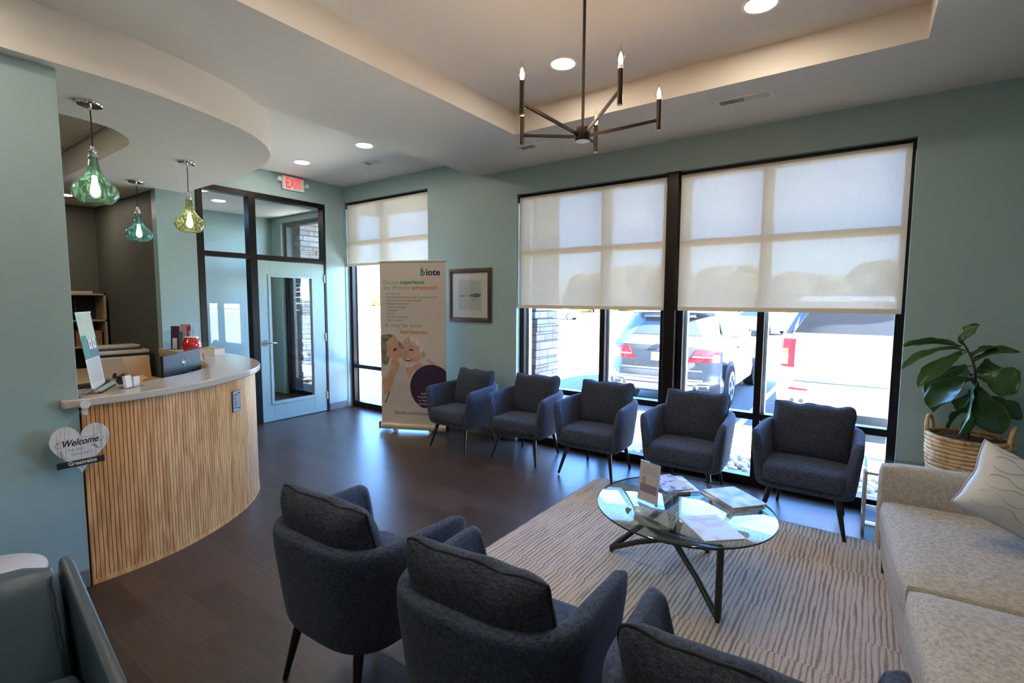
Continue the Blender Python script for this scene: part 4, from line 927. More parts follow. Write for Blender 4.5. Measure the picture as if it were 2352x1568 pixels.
soft_box(0.0, -2.27, 0.13, 0.93, -2.15, 0.655, 0.035, 0.004).build('arm', SOFA, S, smooth=True)
soft_box(0.015, -2.15, 0.13, 0.93, -0.12, 0.30, 0.02, 0).build('base', SOFA, S, smooth=True)
for y0 in (-1.155, -2.16): soft_box(0.0, y0 + (0.02 if y0 < -2 else 0.0), 0.295, 0.72, y0 + (1.02 if y0 > -2 else 0.99), 0.468, 0.042, 0.014).build('seat_cushion', SOFA, S, smooth=True)
soft_box(0.74, -2.15, 0.30, 0.95, -0.12, 0.80, 0.05, 0.01).build('back', SOFA, S, smooth=True)
for y0 in (-1.14, -2.14): soft_box(0.62, y0, 0.47, 0.80, y0 + 1.0, 0.88, 0.06, 0.03).build('back_cushion', SOFA, S, smooth=True)
for x, y in ((0.05, -0.08), (0.86, -0.08), (0.05, -2.2), (0.86, -2.2)): MB().cyl((x, y, 0.135), (x, y, 0.0), 0.02, 0.015, 12).build('leg', LEGM, S, smooth=True)
PILW = M('satin_pillow', (0.52, 0.56, 0.58), 0.45, col2=(0.60, 0.63, 0.64), nscale=4)
pt = thing('throw_pillow', 'pale silver-white patterned throw pillow leaning in the corner of the sofa', 'pillow', (0.665, 3.10, 0.468), math.radians(20))
pm = Matrix.Translation((0.02, 0, 0.225)) @ Matrix.Rotation(math.radians(-32), 4, 'X') @ Matrix.Rotation(math.radians(32), 4, 'Y')
m, pts = cushion(0.54, 0.38, 0.20, 0.004, 9, 0.11, pm)
b = m.build('cover', PILW, pt, smooth=True)
MB().tube(pts, 0.003, 6, closed=True).build('seam', M('pillow_seam', (0.40, 0.42, 0.44), 0.6), pt, smooth=True)
mb = MB()   # stitched wavy trellis, raised on the front face
r_ = random.Random(4)
def fpt(u, v):
    d = 0.20 / 2 * ((1 - abs(u) ** 3.4) * (1 - abs(v) ** 3.4)) ** 0.52 + 0.002
    return pm @ Vector((u * 0.27 * (1 - 0.11 * (1 - v * v)), -d, v * 0.19 * (1 - 0.12 * (1 - u * u))))
for j in range(7):
    v0 = -0.78 + j * 0.26; pp = []
    for i in range(37):
        u = -0.86 + i * 1.72 / 36; k = (i % 6) / 6; s_ = 1 if (i // 6 + j) % 2 else -1
        pp.append(fpt(u, max(-0.92, min(0.92, v0 + 0.075 * s_ * math.sin(PI * k) ** 0.6))))
    mb.tube(pp, 0.0016, 4)
mb.build('stitching', M('stitch_grey', (0.42, 0.45, 0.44), 0.6), pt)

# ---------------------------------------------------------------- side table, basket, plant
ST = thing('side_table', 'chrome framed glass side table between the end chair and the sofa', 'side table', (0.075, 4.09, 0))
mb = MB(); W_, D_, H_ = 0.82, 0.40, 0.452
for x in (0, W_):
    for y in (0, D_): mb.box(x - 0.0, y, 0, x + 0.02, y + 0.02, H_ - 0.008)
for z in (0.06, H_ - 0.026):
    mb.box(0.02, 0.002, z, W_, 0.018, z + 0.016); mb.box(0.02, D_ + 0.002, z, W_, D_ + 0.018, z + 0.016); mb.box(0.002, 0.02, z, 0.018, D_, z + 0.016); mb.box(W_ + 0.002, 0.02, z, W_ + 0.018, D_, z + 0.016)
mb.build('frame', M('brushed_steel', (0.62, 0.60, 0.56), 0.25, 0.95), ST, bevel=0.002)
MB().box(-0.008, -0.008, H_ - 0.008, W_ + 0.028, D_ + 0.028, H_).build('glass_top', GLASS_T, ST, bevel=0.001)
MB().box(0.02, 0.02, 0.077, W_, D_, 0.083).build('lower_shelf', GLASS_T, ST)
def basket_mat():
    m, n, l, b = new_mat('woven_hyacinth'); tc = n.new('ShaderNodeTexCoord')
    mp = n.new('ShaderNodeMapping'); mp.inputs['Scale'].default_value = (1, 1, 1); l.new(tc.outputs['Object'], mp.inputs[0])
    nz = n.new('ShaderNodeTexNoise'); nz.inputs['Scale'].default_value = 30; nz.inputs['Detail'].default_value = 3; l.new(mp.outputs[0], nz.inputs[0])
    cr = n.new('ShaderNodeValToRGB'); cr.color_ramp.elements[0].position = 0.30; cr.color_ramp.elements[1].position = 0.55; cr.color_ramp.elements[0].color = (0.33, 0.16, 0.06, 1); cr.color_ramp.elements[1].color = (0.60, 0.41, 0.20, 1)
    l.new(nz.outputs[0], cr.inputs[0]); l.new(cr.outputs[0], b.inputs['Base Color']); b.inputs['Roughness'].default_value = 0.65; return m
BK = basket_mat(); bx, by, bz = 0.615, 4.30, 0.4535
Bk = thing('woven_basket', 'round woven basket with two loop handles holding the fiddle-leaf fig', 'basket', (bx, by, bz), math.radians(-18))
mb = MB(); NZ = 11
for k in range(NZ):
    z = 0.0145 + k * 0.0258; r = 0.180 + 0.028 * math.sin(PI * min(1, (k + 3) / (NZ + 3)) * 0.6); rr_ = random.Random(k); a0 = rr_.uniform(0, 6)
    mb.tube([(r * math.cos(t) * (1 + 0.006 * math.sin(5 * t + a0)), r * math.sin(t) * (1 + 0.006 * math.sin(5 * t + a0)), z + 0.0025 * math.sin(3 * t + a0)) for t in [2 * PI * i / 56 for i in range(56)]], 0.0142, 8, closed=True)
mb.lathe([(0.001, 0.004), (0.175, 0.004), (0.18, 0.012)], 40, cap=False)
mb.build('basket_wall', BK, Bk, smooth=True)
for s_ in (-1, 1):
    pts = [(s_ * (0.2 + 0.008 * math.sin(t)), 0.075 * math.cos(t), 0.255 + 0.125 * math.sin(t) ** 0.8 if math.sin(t) > 0 else 0.255) for t in [PI * i / 14 for i in range(15)]]
    MB().tube(pts, 0.0115, 9).build('handle', BK, Bk, smooth=True)
FG = thing('fiddle_leaf_fig', 'fiddle-leaf fig with broad glossy leaves growing from the woven basket', 'plant', (bx, by, bz + 0.012))
mb = MB(); r_ = random.Random(8)
def soil(u, v):
    rad = 0.172 * u; a = 2 * PI * v; return Vector((rad * math.cos(a), rad * math.sin(a), 0.245 + 0.018 * math.cos(3 * a) * u + r_.uniform(-0.006, 0.006)))
mb.grid(soil, 9, 40, cv=True); mb.lathe([(0.001, 0.0), (0.14, 0.0), (0.155, 0.24)], 32, cap=False); mb.build('potting_moss', M('moss_soil', (0.055, 0.04, 0.028), 1.0, col2=(0.16, 0.12, 0.075), nscale=45, bump=1.0, bscale=90), FG, smooth=True)
# stem in world coordinates -> local
def LW(p): return Vector(p) - Vector((bx, by, bz + 0.012))
stem = [LW(p) for p in ((0.612, 4.30, 0.70), (0.613, 4.29, 0.93), (0.622, 4.28, 1.08), (0.615, 4.27, 1.17), (0.590, 4.26, 1.25), (0.555, 4.25, 1.325), (0.52, 4.245, 1.375))]
st = catmull(stem, 6); MB().tube(st, [0.0095 - 0.005 * i / len(st) for i in range(len(st))], 9).build('stem', M('fig_stem', (0.055, 0.03, 0.02), 0.6), FG, smooth=True)
def leaf_mat():
    m, n, l, b = new_mat('fig_leaf'); n.remove(b); out = n['Material Output']
    pb = n.new('ShaderNodeBsdfPrincipled'); pb.inputs['Roughness'].default_value = 0.28; tl2 = n.new('ShaderNodeBsdfTranslucent'); tl2.inputs[0].default_value = (0.16, 0.34, 0.04, 1)
    tc = n.new('ShaderNodeTexCoord'); nz = n.new('ShaderNodeTexNoise'); nz.inputs['Scale'].default_value = 9; l.new(tc.outputs['Object'], nz.inputs[0])
    cr = n.new('ShaderNodeValToRGB'); cr.color_ramp.elements[0].color = (0.022, 0.070, 0.025, 1); cr.color_ramp.elements[1].color = (0.08, 0.18, 0.055, 1); l.new(nz.outputs[0], cr.inputs[0]); l.new(cr.outputs[0], pb.inputs['Base Color'])
    mx = n.new('ShaderNodeMixShader'); mx.inputs[0].default_value = 0.22; l.new(pb.outputs[0], mx.inputs[1]); l.new(tl2.outputs[0], mx.inputs[2]); l.new(mx.outputs[0], out.inputs[0]); return m
LM = leaf_mat(); VEIN = M('leaf_vein', (0.14, 0.22, 0.09), 0.4)
def leaf(base, tip, width, sag, roll, seed):
    """obovate wavy leaf from base to tip (world), sag bows the midrib upward, roll turns the blade about it"""
    A, B = LW(base), LW(tip); d = B - A; L = d.length; d.normalize(); up = Vector((0, 0, 1)) if abs(d.z) < 0.85 else Vector((0.3, -0.9, 0.2)); sdv = d.cross(up).normalized(); nn = sdv.cross(d).normalized()
    R = Matrix.Rotation(roll, 3, d); sdv = R @ sdv; nn = R @ nn; r_ = random.Random(seed); p1, p2 = r_.uniform(0, 6), r_.uniform(0, 6)
    def mid(u): return A + d * L * u + nn * sag * math.sin(PI * u)
    def F(u, v):
        w = width / 2 * (math.sin(PI * min(1, u ** 0.85 * 0.97 + 0.03)) ** 0.55) * (0.52 + 0.62 * sstep(0.1, 0.75, u)) * (1 - 0.12 * math.exp(-((u - 0.38) / 0.09) ** 2))
        if u > 0.985: w *= 0.35
        q = 2 * v - 1; wave = 0.045 * width * math.sin(9 * u + p1) * abs(q) ** 2 + 0.03 * width * math.sin(17 * u + p2 + q) * abs(q) ** 3
        cup = 0.16 * width * q * q + 0.012 * width * math.sin(abs(q) * 3 + u * 34) * abs(q)
        return mid(u) + sdv * w * q + nn * (cup + wave)
    m = MB(); m.grid(F, 26, 13); o = m.build('leaf', LM, FG, smooth=True, fix=False)
    md = o.modifiers.new('thick', 'SOLIDIFY'); md.thickness = 0.0012
    v = MB(); v.tube([mid(u) + nn * -0.0006 for u in [i / 16 for i in range(17)]], [0.0024 - 0.0016 * i / 16 for i in range(17)], 6)
    v.build('midrib', VEIN, o, smooth=True)
    c = min(st, key=lambda q: (q - A).length); MB().tube([c, (c + A) / 2 + Vector((0, 0, 0.004)), A], 0.003, 6).build('petiole', M('fig_stem', (0, 0, 0)), o, smooth=True)
LEAVES = []
# leaf base, leaf tip (metres), width, sag, roll
spec = [((0.535, 4.25, 1.335), (0.617, 4.25, 1.461), 0.11, 0.01, 0.5),
        ((0.526, 4.24, 1.315), (0.238, 4.12, 1.307), 0.11, 0.03, 0.55),
        ((0.509, 4.23, 1.306), (0.234, 4.05, 1.167), 0.08, 0.04, -0.2),
        ((0.545, 4.22, 1.273), (0.318, 4.02, 1.063), 0.12, 0.03, -0.35),
        ((0.579, 4.25, 1.191), (0.398, 4.34, 0.948), 0.17, 0.04, 0.7),
        ((0.607, 4.24, 1.111), (0.399, 4.0, 0.912), 0.21, 0.05, 0.1),
        ((0.597, 4.22, 1.101), (0.53, 4.05, 0.778), 0.16, 0.02, -0.9),
        ((0.585, 4.26, 1.247), (0.713, 4.28, 1.315), 0.08, 0.02, 0.2),
        ((0.608, 4.27, 1.225), (0.807, 4.25, 1.296), 0.12, 0.03, 0.35),
        ((0.625, 4.25, 1.139), (0.794, 4.2, 1.045), 0.24, 0.03, 0.75),
        ((0.63, 4.32, 1.142), (0.761, 4.42, 1.165), 0.14, 0.03, 0.5),
        ((0.627, 4.28, 1.071), (0.758, 4.22, 0.791), 0.2, 0.02, 0.8),
        ((0.615, 4.22, 1.064), (0.653, 4.1, 0.882), 0.12, 0.02, 1.1),
        ((0.679, 4.32, 0.985), (0.846, 4.34, 0.863), 0.15, 0.02, 0.8),
        ((0.612, 4.34, 1.118), (0.512, 4.44, 1.105), 0.13, 0.02, 0.5),
        ((0.613, 4.3, 1.009), (0.571, 4.36, 0.878), 0.11, 0.02, 0.9),
        ((0.622, 4.3, 0.924), (0.508, 4.26, 0.771), 0.12, 0.02, 0.7),
        ((0.623, 4.26, 0.889), (0.578, 4.2, 0.781), 0.07, 0.01, 0.8),
        ((0.555, 4.26, 1.29), (0.453, 4.32, 1.29), 0.06, 0.01, 0.2)]
for i, (a, b, w, s_, ro) in enumerate(spec): leaf(a, b, w, s_, ro, i + 1)
# ---------------------------------------------------------------- reception desk
face = catmull([Vector(p) for p in ((-3.435, 0.795), (-3.435, 1.0), (-3.455, 1.15), (-3.495, 1.3), (-3.56, 1.46), (-3.66, 1.64), (-3.79, 1.82), (-3.965, 1.985), (-4.18, 2.12), (-4.5, 2.235), (-4.9, 2.30), (-5.35, 2.33))], 14)
D = thing('reception_desk', 'curved reception desk faced with vertical oak slats', 'desk', (-3.8, 1.6, 0))
def ribbon(mb, path, d0, d1, z0, z1):
    a = offset(path, d0); b = offset(path, d1); n = len(path); vs = []
    for p in a: vs += [(p.x, p.y, z0), (p.x, p.y, z1)]
    for p in b: vs += [(p.x, p.y, z0), (p.x, p.y, z1)]
    fs = []
    for i in range(n - 1):
        o = 2 * n; fs += [(2 * i, 2 * i + 2, 2 * i + 3, 2 * i + 1), (o + 2 * i + 1, o + 2 * i + 3, o + 2 * i + 2, o + 2 * i), (2 * i + 1, 2 * i + 3, o + 2 * i + 3, o + 2 * i + 1), (2 * i, o + 2 * i, o + 2 * i + 2, 2 * i + 2)]
    fs += [(0, 1, 2 * n + 1, 2 * n), (2 * n - 2, 4 * n - 2, 4 * n - 1, 2 * n - 1)]; mb.add(vs, fs); return mb
off = Vector((3.8, -1.6)); lf_ = [p + off for p in face]
# positive offset = towards the room
if offset([Vector((0, 0)), Vector((0, 1))], 1)[0].x < 0: SG = -1
else: SG = 1
ribbon(MB(), lf_, -0.010 * SG, -0.05 * SG, 0.0, 1.013).build('body_panel', M('groove_dark', (0.24, 0.085, 0.025), 0.7), D, smooth=True)
rs = resample(lf_, 0.0198); mb = MB()
for a, b in zip(rs, rs[1:]):
    t_ = (b - a).normalized(); nn = Vector((t_.y, -t_.x)) * SG; a2 = a + t_ * 0.0016; b2 = b - t_ * 0.0016
    q = [a2 - nn * 0.012, b2 - nn * 0.012, b2 + nn * 0.001, a2 + nn * 0.001]
    mb.prism([(p.x, p.y) for p in (q if SG > 0 else q)], 0.026, 1.013)
mb.build('slat_panel', OAK, D)
ribbon(MB(), lf_, -0.012 * SG, 0.006 * SG, 0.0, 0.026).build('bottom_rail', OAK, D, smooth=True)
ribbon(MB(), lf_, -0.30 * SG, -0.32 * SG, 0.0, 1.013).build('inner_panel', OAK, D, smooth=True)
QZ = M('quartz', (0.50, 0.45, 0.41), 0.16, col2=(0.55, 0.50, 0.46), nscale=60)
o1 = offset(face, 0.042 * SG); i1 = offset(face, -0.345 * SG)
outl = [(-3.52, 0.80), (-3.46, 0.80), (-3.443, 0.797), (-3.4395, 0.795), (-3.4395, 0.715)] + [(-3.435 + 0.042 - 0.02 + 0.02 * math.cos(a), 0.715 + 0.02 * math.sin(a) + 0.02) for a in (-1.4, -0.9, -0.4)] + [(p.x, p.y) for p in o1[1:]] + [(p.x, p.y) for p in reversed(i1)]
outl = [(-3.78, 0.80)] + outl
i1c = [p for p in i1 if p.y > 0.80]
outl = [(-3.4385, 0.802), (-3.4385, 0.715), (-3.415, 0.712), (-3.400, 0.718), (-3.394, 0.735)] + [(p.x, p.y) for p in o1[1:]] + [(p.x, p.y) for p in reversed(i1c)] + [(i1c[0].x, 0.802)]
cw = MB().prism(outl, 1.015, 1.060).build('countertop', QZ, bevel=0.006, smooth=True)
tag(cw, 'curved cream quartz countertop on the slatted reception desk', 'countertop')
CTZ = 1.0605
# work surfaces behind
LW_ = M('light_laminate', (0.50, 0.36, 0.22), 0.45)
mb = MB(); ii = offset(face, -0.325 * SG); jj = offset(face, -0.86 * SG)
P_ = [(p.x, p.y) for p in ii if p.y > 0.86 and p.x > -4.8] + [(p.x, p.y) for p in reversed(jj) if p.y > 0.86 and p.x > -4.8]
dk = thing('work_desk', 'low wood-topped work surface inside the curved reception desk', 'desk', (0, 0, 0)); MB().prism(P_, 0.71, 0.745).build('desk_top', LW_, dk)
for x, y in ((-4.1, 1.0), (-4.6, 1.6)): MB().box(x, y, 0, x + 0.04, y + 0.04, 0.71).build('leg', BLACK, dk)
dk = thing('back_desk', 'low desk with the printer along the dark nook wall', 'desk', (-6.5, 1.85, 0)); MB().box(-1.25, -0.40, 0.71, 1.0, 0.255, 0.745).build('desk_top', LW_, dk)
MB().box(-1.2, -0.38, 0, -1.16, 0.25, 0.71).box(0.94, -0.38, 0, 0.98, 0.25, 0.71).build('side_panel', LW_, dk)
wl_ = thing('ledge_cabinet', 'small wood-topped ledge cabinet at the far end of the countertop', 'cabinet', (-5.80, 2.255, 0)); MB().box(-0.405, -0.14, 1.015, 0.435, 0.16, 1.06).build('ledge_top', LW_, wl_, bevel=0.003); MB().box(-0.40, -0.12, 0, 0.42, 0.15, 1.015).build('body', LW_, wl_)
# monitor
m_ = thing('computer_monitor', 'black computer monitor seen from behind over the countertop', 'monitor', (-4.21, 1.585, 0.745), math.atan2(0.44, -0.47))
MON = M('monitor_black', (0.012, 0.013, 0.016), 0.45, spec=0.3)
MB().box(-0.315, -0.012, 0.09, 0.315, 0.008, 0.455).build('back_shell', MON, m_, bevel=0.006)
MB().box(-0.305, 0.008, 0.10, 0.305, 0.0095, 0.445).build('screen', M('screen_dark', (0.01, 0.01, 0.012), 0.1), m_)
MB().box(-0.03, -0.055, 0.01, 0.03, -0.012, 0.30).build('stand', MON, m_, bevel=0.004); MB().box(-0.12, -0.11, 0, 0.12, 0.06, 0.012).build('base', MON, m_, bevel=0.004)
em = MB(); ring_pts = [(0.026 * math.cos(a), -0.0128, 0.375 + 0.034 * math.sin(a)) for a in [2 * PI * i / 28 for i in range(28)]]
em.tube(ring_pts, 0.0022, 6, closed=True); em.text('DELL', 0.036, 0.014, frame_mat((-0.018, -0.0124, 0.370), (1, 0, 0)), 0.0006, 0.0006)
lg = em.build('maker_badge', M('badge_silver', (0.6, 0.62, 0.65), 0.3, 0.6), m_); 
# the screen faces the receptionist: the back (with the badge) must face the camera
m_.rotation_euler = (0, 0, math.atan2(-0.44, 0.47) + PI)
# printer
p_ = thing('printer', 'cream office printer with dark open trays in the dark nook', 'printer', (-6.62, 1.87, 0.745))
PRN = M('printer_cream', (0.50, 0.46, 0.39), 0.45); DK = M('printer_dark', (0.03, 0.03, 0.03), 0.5)
MB().box(-0.22, -0.21, 0, 0.22, 0.23, 0.235).build('body', PRN, p_, bevel=0.01); MB().box(-0.20, -0.19, 0.235, 0.18, 0.20, 0.265).build('output_tray', DK, p_, bevel=0.004)
MB().box(-0.23, -0.22, 0.262, 0.20, 0.24, 0.30).build('scanner', PRN, p_, bevel=0.008); MB().box(-0.15, -0.18, 0.30, 0.13, 0.19, 0.315).build('feeder', DK, p_, bevel=0.004); MB().box(-0.18, -0.19, 0.315, 0.05, 0.20, 0.345).build('lid', PRN, p_, bevel=0.006)
MB().box(0.22, -0.18, 0.02, 0.226, 0.20, 0.12).build('paper_drawer', PRN, p_, bevel=0.002)
# black bag and envelope
MAN = M('manila', (0.55, 0.34, 0.15), 0.7)
e_ = thing('envelope', 'open manila envelope with papers, left of the monitor', 'envelope', (-5.56, 1.72, 0.7455), math.radians(125))
def sheet(mb, pts, th=0.004):
    a = [Vector(p) for p in pts]; nn = (a[1] - a[0]).cross(a[2] - a[0]).normalized() * th; n = len(a); mb.add(a + [p + nn for p in a], [tuple(range(n)), tuple(range(2 * n - 1, n - 1, -1))] + [(i, (i + 1) % n, n + (i + 1) % n, n + i) for i in range(n)]); return mb
sheet(MB(), [(-0.18, -0.03, 0), (0.14, -0.03, 0), (0.17, 0.02, 0.30), (-0.12, 0.04, 0.31)]).build('back_flap', MAN, e_)
sheet(MB(), [(-0.22, -0.08, 0.10), (0.06, -0.06, 0.02), (0.02, -0.05, 0.17), (-0.24, -0.07, 0.25)]).build('front_flap', MAN, e_)
mb = MB(); mb.grid(lambda u, v: Vector((-0.26 + 0.24 * u, -0.16 + 0.05 * v, 0.03 + 0.09 * math.sin(PI * u * 0.8) + 0.03 * v)), 10, 4); mb.grid(lambda u, v: Vector((-0.26 + 0.24 * u, -0.16 + 0.05 * v, 0.026 + 0.09 * math.sin(PI * u * 0.8) + 0.03 * v)), 10, 4)
mb.build('loose_sheet', MAN, e_, smooth=True)
b_ = thing('black_bag', 'small black bag lying between the printer and the envelope', 'bag', (-5.98, 1.80, 0.7455), math.radians(20))
MB().lathe([(0.001, 0), (0.11, 0), (0.13, 0.03), (0.12, 0.08), (0.07, 0.11), (0.001, 0.115)], 20, cap=False).build('body', M('bag_black', (0.012, 0.012, 0.013), 0.6, bump=0.3, bscale=30), b_, smooth=True)
MB().tube([(-0.10, -0.02, 0.05), (-0.17, -0.03, 0.06), (-0.22, -0.02, 0.055), (-0.225, 0.0, 0.09)], 0.014, 8).build('strap', M('bag_black', (0, 0, 0)), b_, smooth=True)
# office chair
oc = thing('office_chair', 'black office chair behind the left end of the counter', 'chair', (-4.75, 0.98, 0), math.radians(100)); OCM = M('office_black', (0.015, 0.015, 0.016), 0.7)
soft_box(-0.24, -0.25, 0.44, 0.24, 0.22, 0.52, 0.03, 0.01).build('seat', OCM, oc, smooth=True); soft_box(-0.23, -0.30, 0.56, 0.23, -0.23, 0.99, 0.03, 0.005).build('backrest', OCM, oc, smooth=True)
MB().cyl((0, 0, 0.09), (0, 0, 0.44), 0.025).box(-0.02, -0.27, 0.44, 0.02, -0.24, 0.62).build('post', OCM, oc)
for k in range(5):
    a = 2 * PI * k / 5; MB().tube([(0, 0, 0.10), (0.26 * math.cos(a), 0.26 * math.sin(a), 0.07)], 0.018, 8).cyl((0.26 * math.cos(a), 0.26 * math.sin(a), 0.0), (0.26 * math.cos(a), 0.26 * math.sin(a), 0.06), 0.025).build('caster_leg', OCM, oc)
# cube shelf
SHW = M('shelf_oak', (0.42, 0.32, 0.22), 0.5); sh = thing('cube_shelf', 'pale wood cube shelving against the dark back wall', 'shelf', (-8.02, 1.79, 0))
mb = MB(); t_ = 0.02
for k in range(6): mb.box(-0.17, -0.345, k * 0.328, 0.17, 0.345, k * 0.328 + t_)
for y in (-0.345, -0.01, 0.325): mb.box(-0.17, y, 0.0, 0.17, y + t_, 1.66)
mb.build('carcass', SHW, sh); MB().box(-0.175, -0.345, 0, -0.17, 0.345, 1.66).build('back_panel', M('shelf_back', (0.03, 0.035, 0.035), 0.8), sh)
tag(MB().box(-0.13, -0.16, 0, 0.12, 0.16, 0.03).build('binder', M('binder_cream', (0.5, 0.45, 0.38), 0.6), loc=(-8.02, 1.86, 1.6605)), 'flat cream binder lying on top of the cube shelf', 'binder')
tag(MB().box(-0.13, -0.13, 0, 0.13, 0.13, 0.19).build('cardboard_box', M('cardboard', (0.30, 0.16, 0.08), 0.8), loc=(-8.02, 1.955, 1.0045), bevel=0.003), 'brown cardboard box on the second shelf down of the cube shelf', 'box')
tag(MB().lathe([(0.001, 0), (0.045, 0), (0.05, 0.03), (0.05, 0.13), (0.02, 0.18), (0.017, 0.24), (0.001, 0.242)], 20, (0, 0, 0), cap=False).build('dark_bottle', M('bottle_black', (0.01, 0.01, 0.01), 0.3), loc=(-8.0, 1.86, 1.3325), smooth=True), 'black bottle on the top shelf of the cube shelf', 'bottle')
# counter-top things
j_ = thing('cookie_jar', 'round red jar with white flecks on the ledge by the monitor', 'jar', (-5.585, 2.20, CTZ))
jm = M('red_glaze', (0.55, 0.012, 0.015), 0.15, coat=1.0)
MB().lathe([(0.001, 0), (0.055, 0), (0.078, 0.025), (0.090, 0.06), (0.088, 0.09), (0.070, 0.125), (0.062, 0.137), (0.062, 0.145), (0.001, 0.145)], 40, cap=False).build('body', jm, j_, smooth=True)
MB().lathe([(0.001, 0.145), (0.064, 0.145), (0.066, 0.15), (0.064, 0.157), (0.001, 0.158)], 40, cap=False).build('rim_band', M('cream_glaze', (0.75, 0.68, 0.5), 0.3), j_, smooth=True)
mb = MB(); r_ = random.Random(12)
for k in range(60):
    a = r_.uniform(0, 2 * PI); z = r_.uniform(0.03, 0.125); rad = 0.0915 * math.sin(PI * (z + 0.045) / 0.21) ** 0.45 if z > 0.08 else 0.0905 - abs(z - 0.06) * 0.28
    c = Vector((rad * math.cos(a), rad * math.sin(a), z)); mb.lathe([(0.0003, -0.0025), (0.0025, 0), (0.0003, 0.0025)], 6, tuple(c), cap=False)
mb.build('white_flecks', M('fleck_white', (0.85, 0.8, 0.75), 0.4), j_)
h_ = thing('brochure_holder', 'clear multi-pocket holder with purple and teal leaflets on the ledge', 'brochure holder', (-5.96, 2.23, CTZ), math.radians(40))
MB().box(-0.12, -0.06, 0, 0.12, 0.07, 0.004).box(-0.12, 0.066, 0, 0.12, 0.07, 0.24).box(-0.12, -0.06, 0, 0.12, -0.056, 0.09).box(-0.12, -0.06, 0, -0.116, 0.07, 0.20).box(0.116, -0.06, 0, 0.12, 0.07, 0.20).build('clear_holder', ACRYL, h_)
for i, (x, y, w, hh, c, nm) in enumerate(((-0.07, 0.045, 0.085, 0.25, (0.07, 0.03, 0.07), 'purple'), (0.035, 0.05, 0.11, 0.27, (0.55, 0.35, 0.28), 'peach'), (0.03, -0.02, 0.03, 0.19, (0.03, 0.16, 0.20), 'teal'), (0.085, 0.02, 0.04, 0.25, (0.30, 0.05, 0.10), 'maroon'), (-0.03, -0.035, 0.04, 0.12, (0.7, 0.7, 0.72), 'white'))):
    o = MB().box(x - w / 2, y - 0.005, 0.005, x + w / 2, y + 0.005, hh, Matrix.Rotation(math.radians(-4), 4, 'X')).build('leaflet', M('leaflet_' + nm, c, 0.3), h_); o['label'] = nm + ' leaflet'
k_ = thing('card_box', 'small white box with a wood-coloured lid on the back of the countertop', 'box', (-5.10, 2.20, CTZ), math.radians(8)); MB().box(-0.07, -0.05, 0, 0.09, 0.05, 0.065).build('body', M('card_white', (0.75, 0.74, 0.74), 0.5), k_); MB().box(-0.11, -0.05, 0.065, 0.09, 0.05, 0.072).build('lid', LW_, k_)
# tabletop banner
s_ = thing('tabletop_banner', 'narrow green and white tabletop banner on a chrome base by the left wall', 'banner', (-3.675, 0.945, CTZ), math.atan2(0.13, -0.25))
MB().grid(lambda u, v: Vector(((u - .5) * 0.34, -0.045 + 0.10 * v, 0.002 + 0.028 * math.sin(PI * (0.1 + 0.9 * v)) )), 6, 10).grid(lambda u, v: Vector(((u - .5) * 0.34, -0.045 + 0.10 * v, 0.0)), 6, 10).build('base', CHROME, s_, smooth=True)
tm = Matrix.Translation((0, 0.005, 0.028)) @ Matrix.Rotation(math.radians(-7), 4, 'X')
def on(m, x0, z0, x1, z1, k): return MB().box(x0, -0.0008 - 0.0004 * k, z0, x1, -0.0004 * k, z1, tm)
pn = on(0, -0.14, 0.0, 0.14, 0.43, 0).build('panel', M('panel_white', (0.62, 0.62, 0.60), 0.45), s_)
on(0, -0.14, 0.27, 0.14, 0.428, 1).build('photo_band', M('band_pale_green', (0.42, 0.58, 0.48), 0.5, col2=(0.60, 0.62, 0.45), nscale=9), pn)
on(0, -0.14, 0.165, 0.14, 0.275, 1).build('teal_band', M('band_teal', (0.05, 0.16, 0.19), 0.5), pn); on(0, -0.13, 0.17, -0.04, 0.30, 2).build('green_block', M('band_green', (0.04, 0.26, 0.20), 0.5), pn)
for x in (-0.02, 0.055): on(0, x, 0.215, x + 0.06, 0.275, 2).build('portrait_card', M('card_white', (0, 0, 0)), pn); MB().lathe([(0.0005, -0.018), (0.011, -0.01), (0.013, 0.0), (0.010, 0.012), (0.0005, 0.017)], 12, (0, 0, 0), cap=False).build('portrait_head', M('portrait_skin', (0.35, 0.22, 0.16), 0.6), pn).matrix_local = tm @ Matrix.Translation((x + 0.03, -0.0008, 0.245)) @ Matrix.Scale(0.12, 4, (0, 1, 0))
mb = MB()
for k in range(14): mb.box(-0.12, -0.0014, 0.15 - k * 0.0095, 0.10 + 0.02 * math.sin(k * 2.3), -0.0006, 0.153 - k * 0.0095, tm)
mb.build('fine_print', M('fine_print', (0.40, 0.40, 0.41), 0.6), pn); MB().box(-0.143, -0.004, 0.428, 0.143, 0.002, 0.436, tm).build('top_bar', ALU, s_); MB().tube([tm @ Vector((0, 0.003, 0.43)), (0, 0.045, 0.25), (0, 0.04, 0.012)], 0.003, 6).build('support_rod', ALU, s_)
# business cards
c_ = thing('card_holder', 'clear business card holder with pale cards beside the tabletop banner', 'card holder', (-3.62, 1.085, CTZ), math.radians(125))
MB().box(-0.06, -0.035, 0, 0.06, 0.035, 0.003).box(-0.06, 0.03, 0, 0.06, 0.033, 0.05).box(-0.06, -0.035, 0, 0.06, -0.032, 0.02).build('clear_holder', ACRYL, c_)
for k, (x, hh) in enumerate(((-0.03, 0.075), (0.025, 0.062))):
    MB().box(x - 0.024, -0.012, 0.003, x + 0.022, 0.006, hh, Matrix.Rotation(math.radians(8 * k - 6), 4, 'X')).build('card_stack', M('card_pale', (0.78, 0.77, 0.80), 0.4), c_)

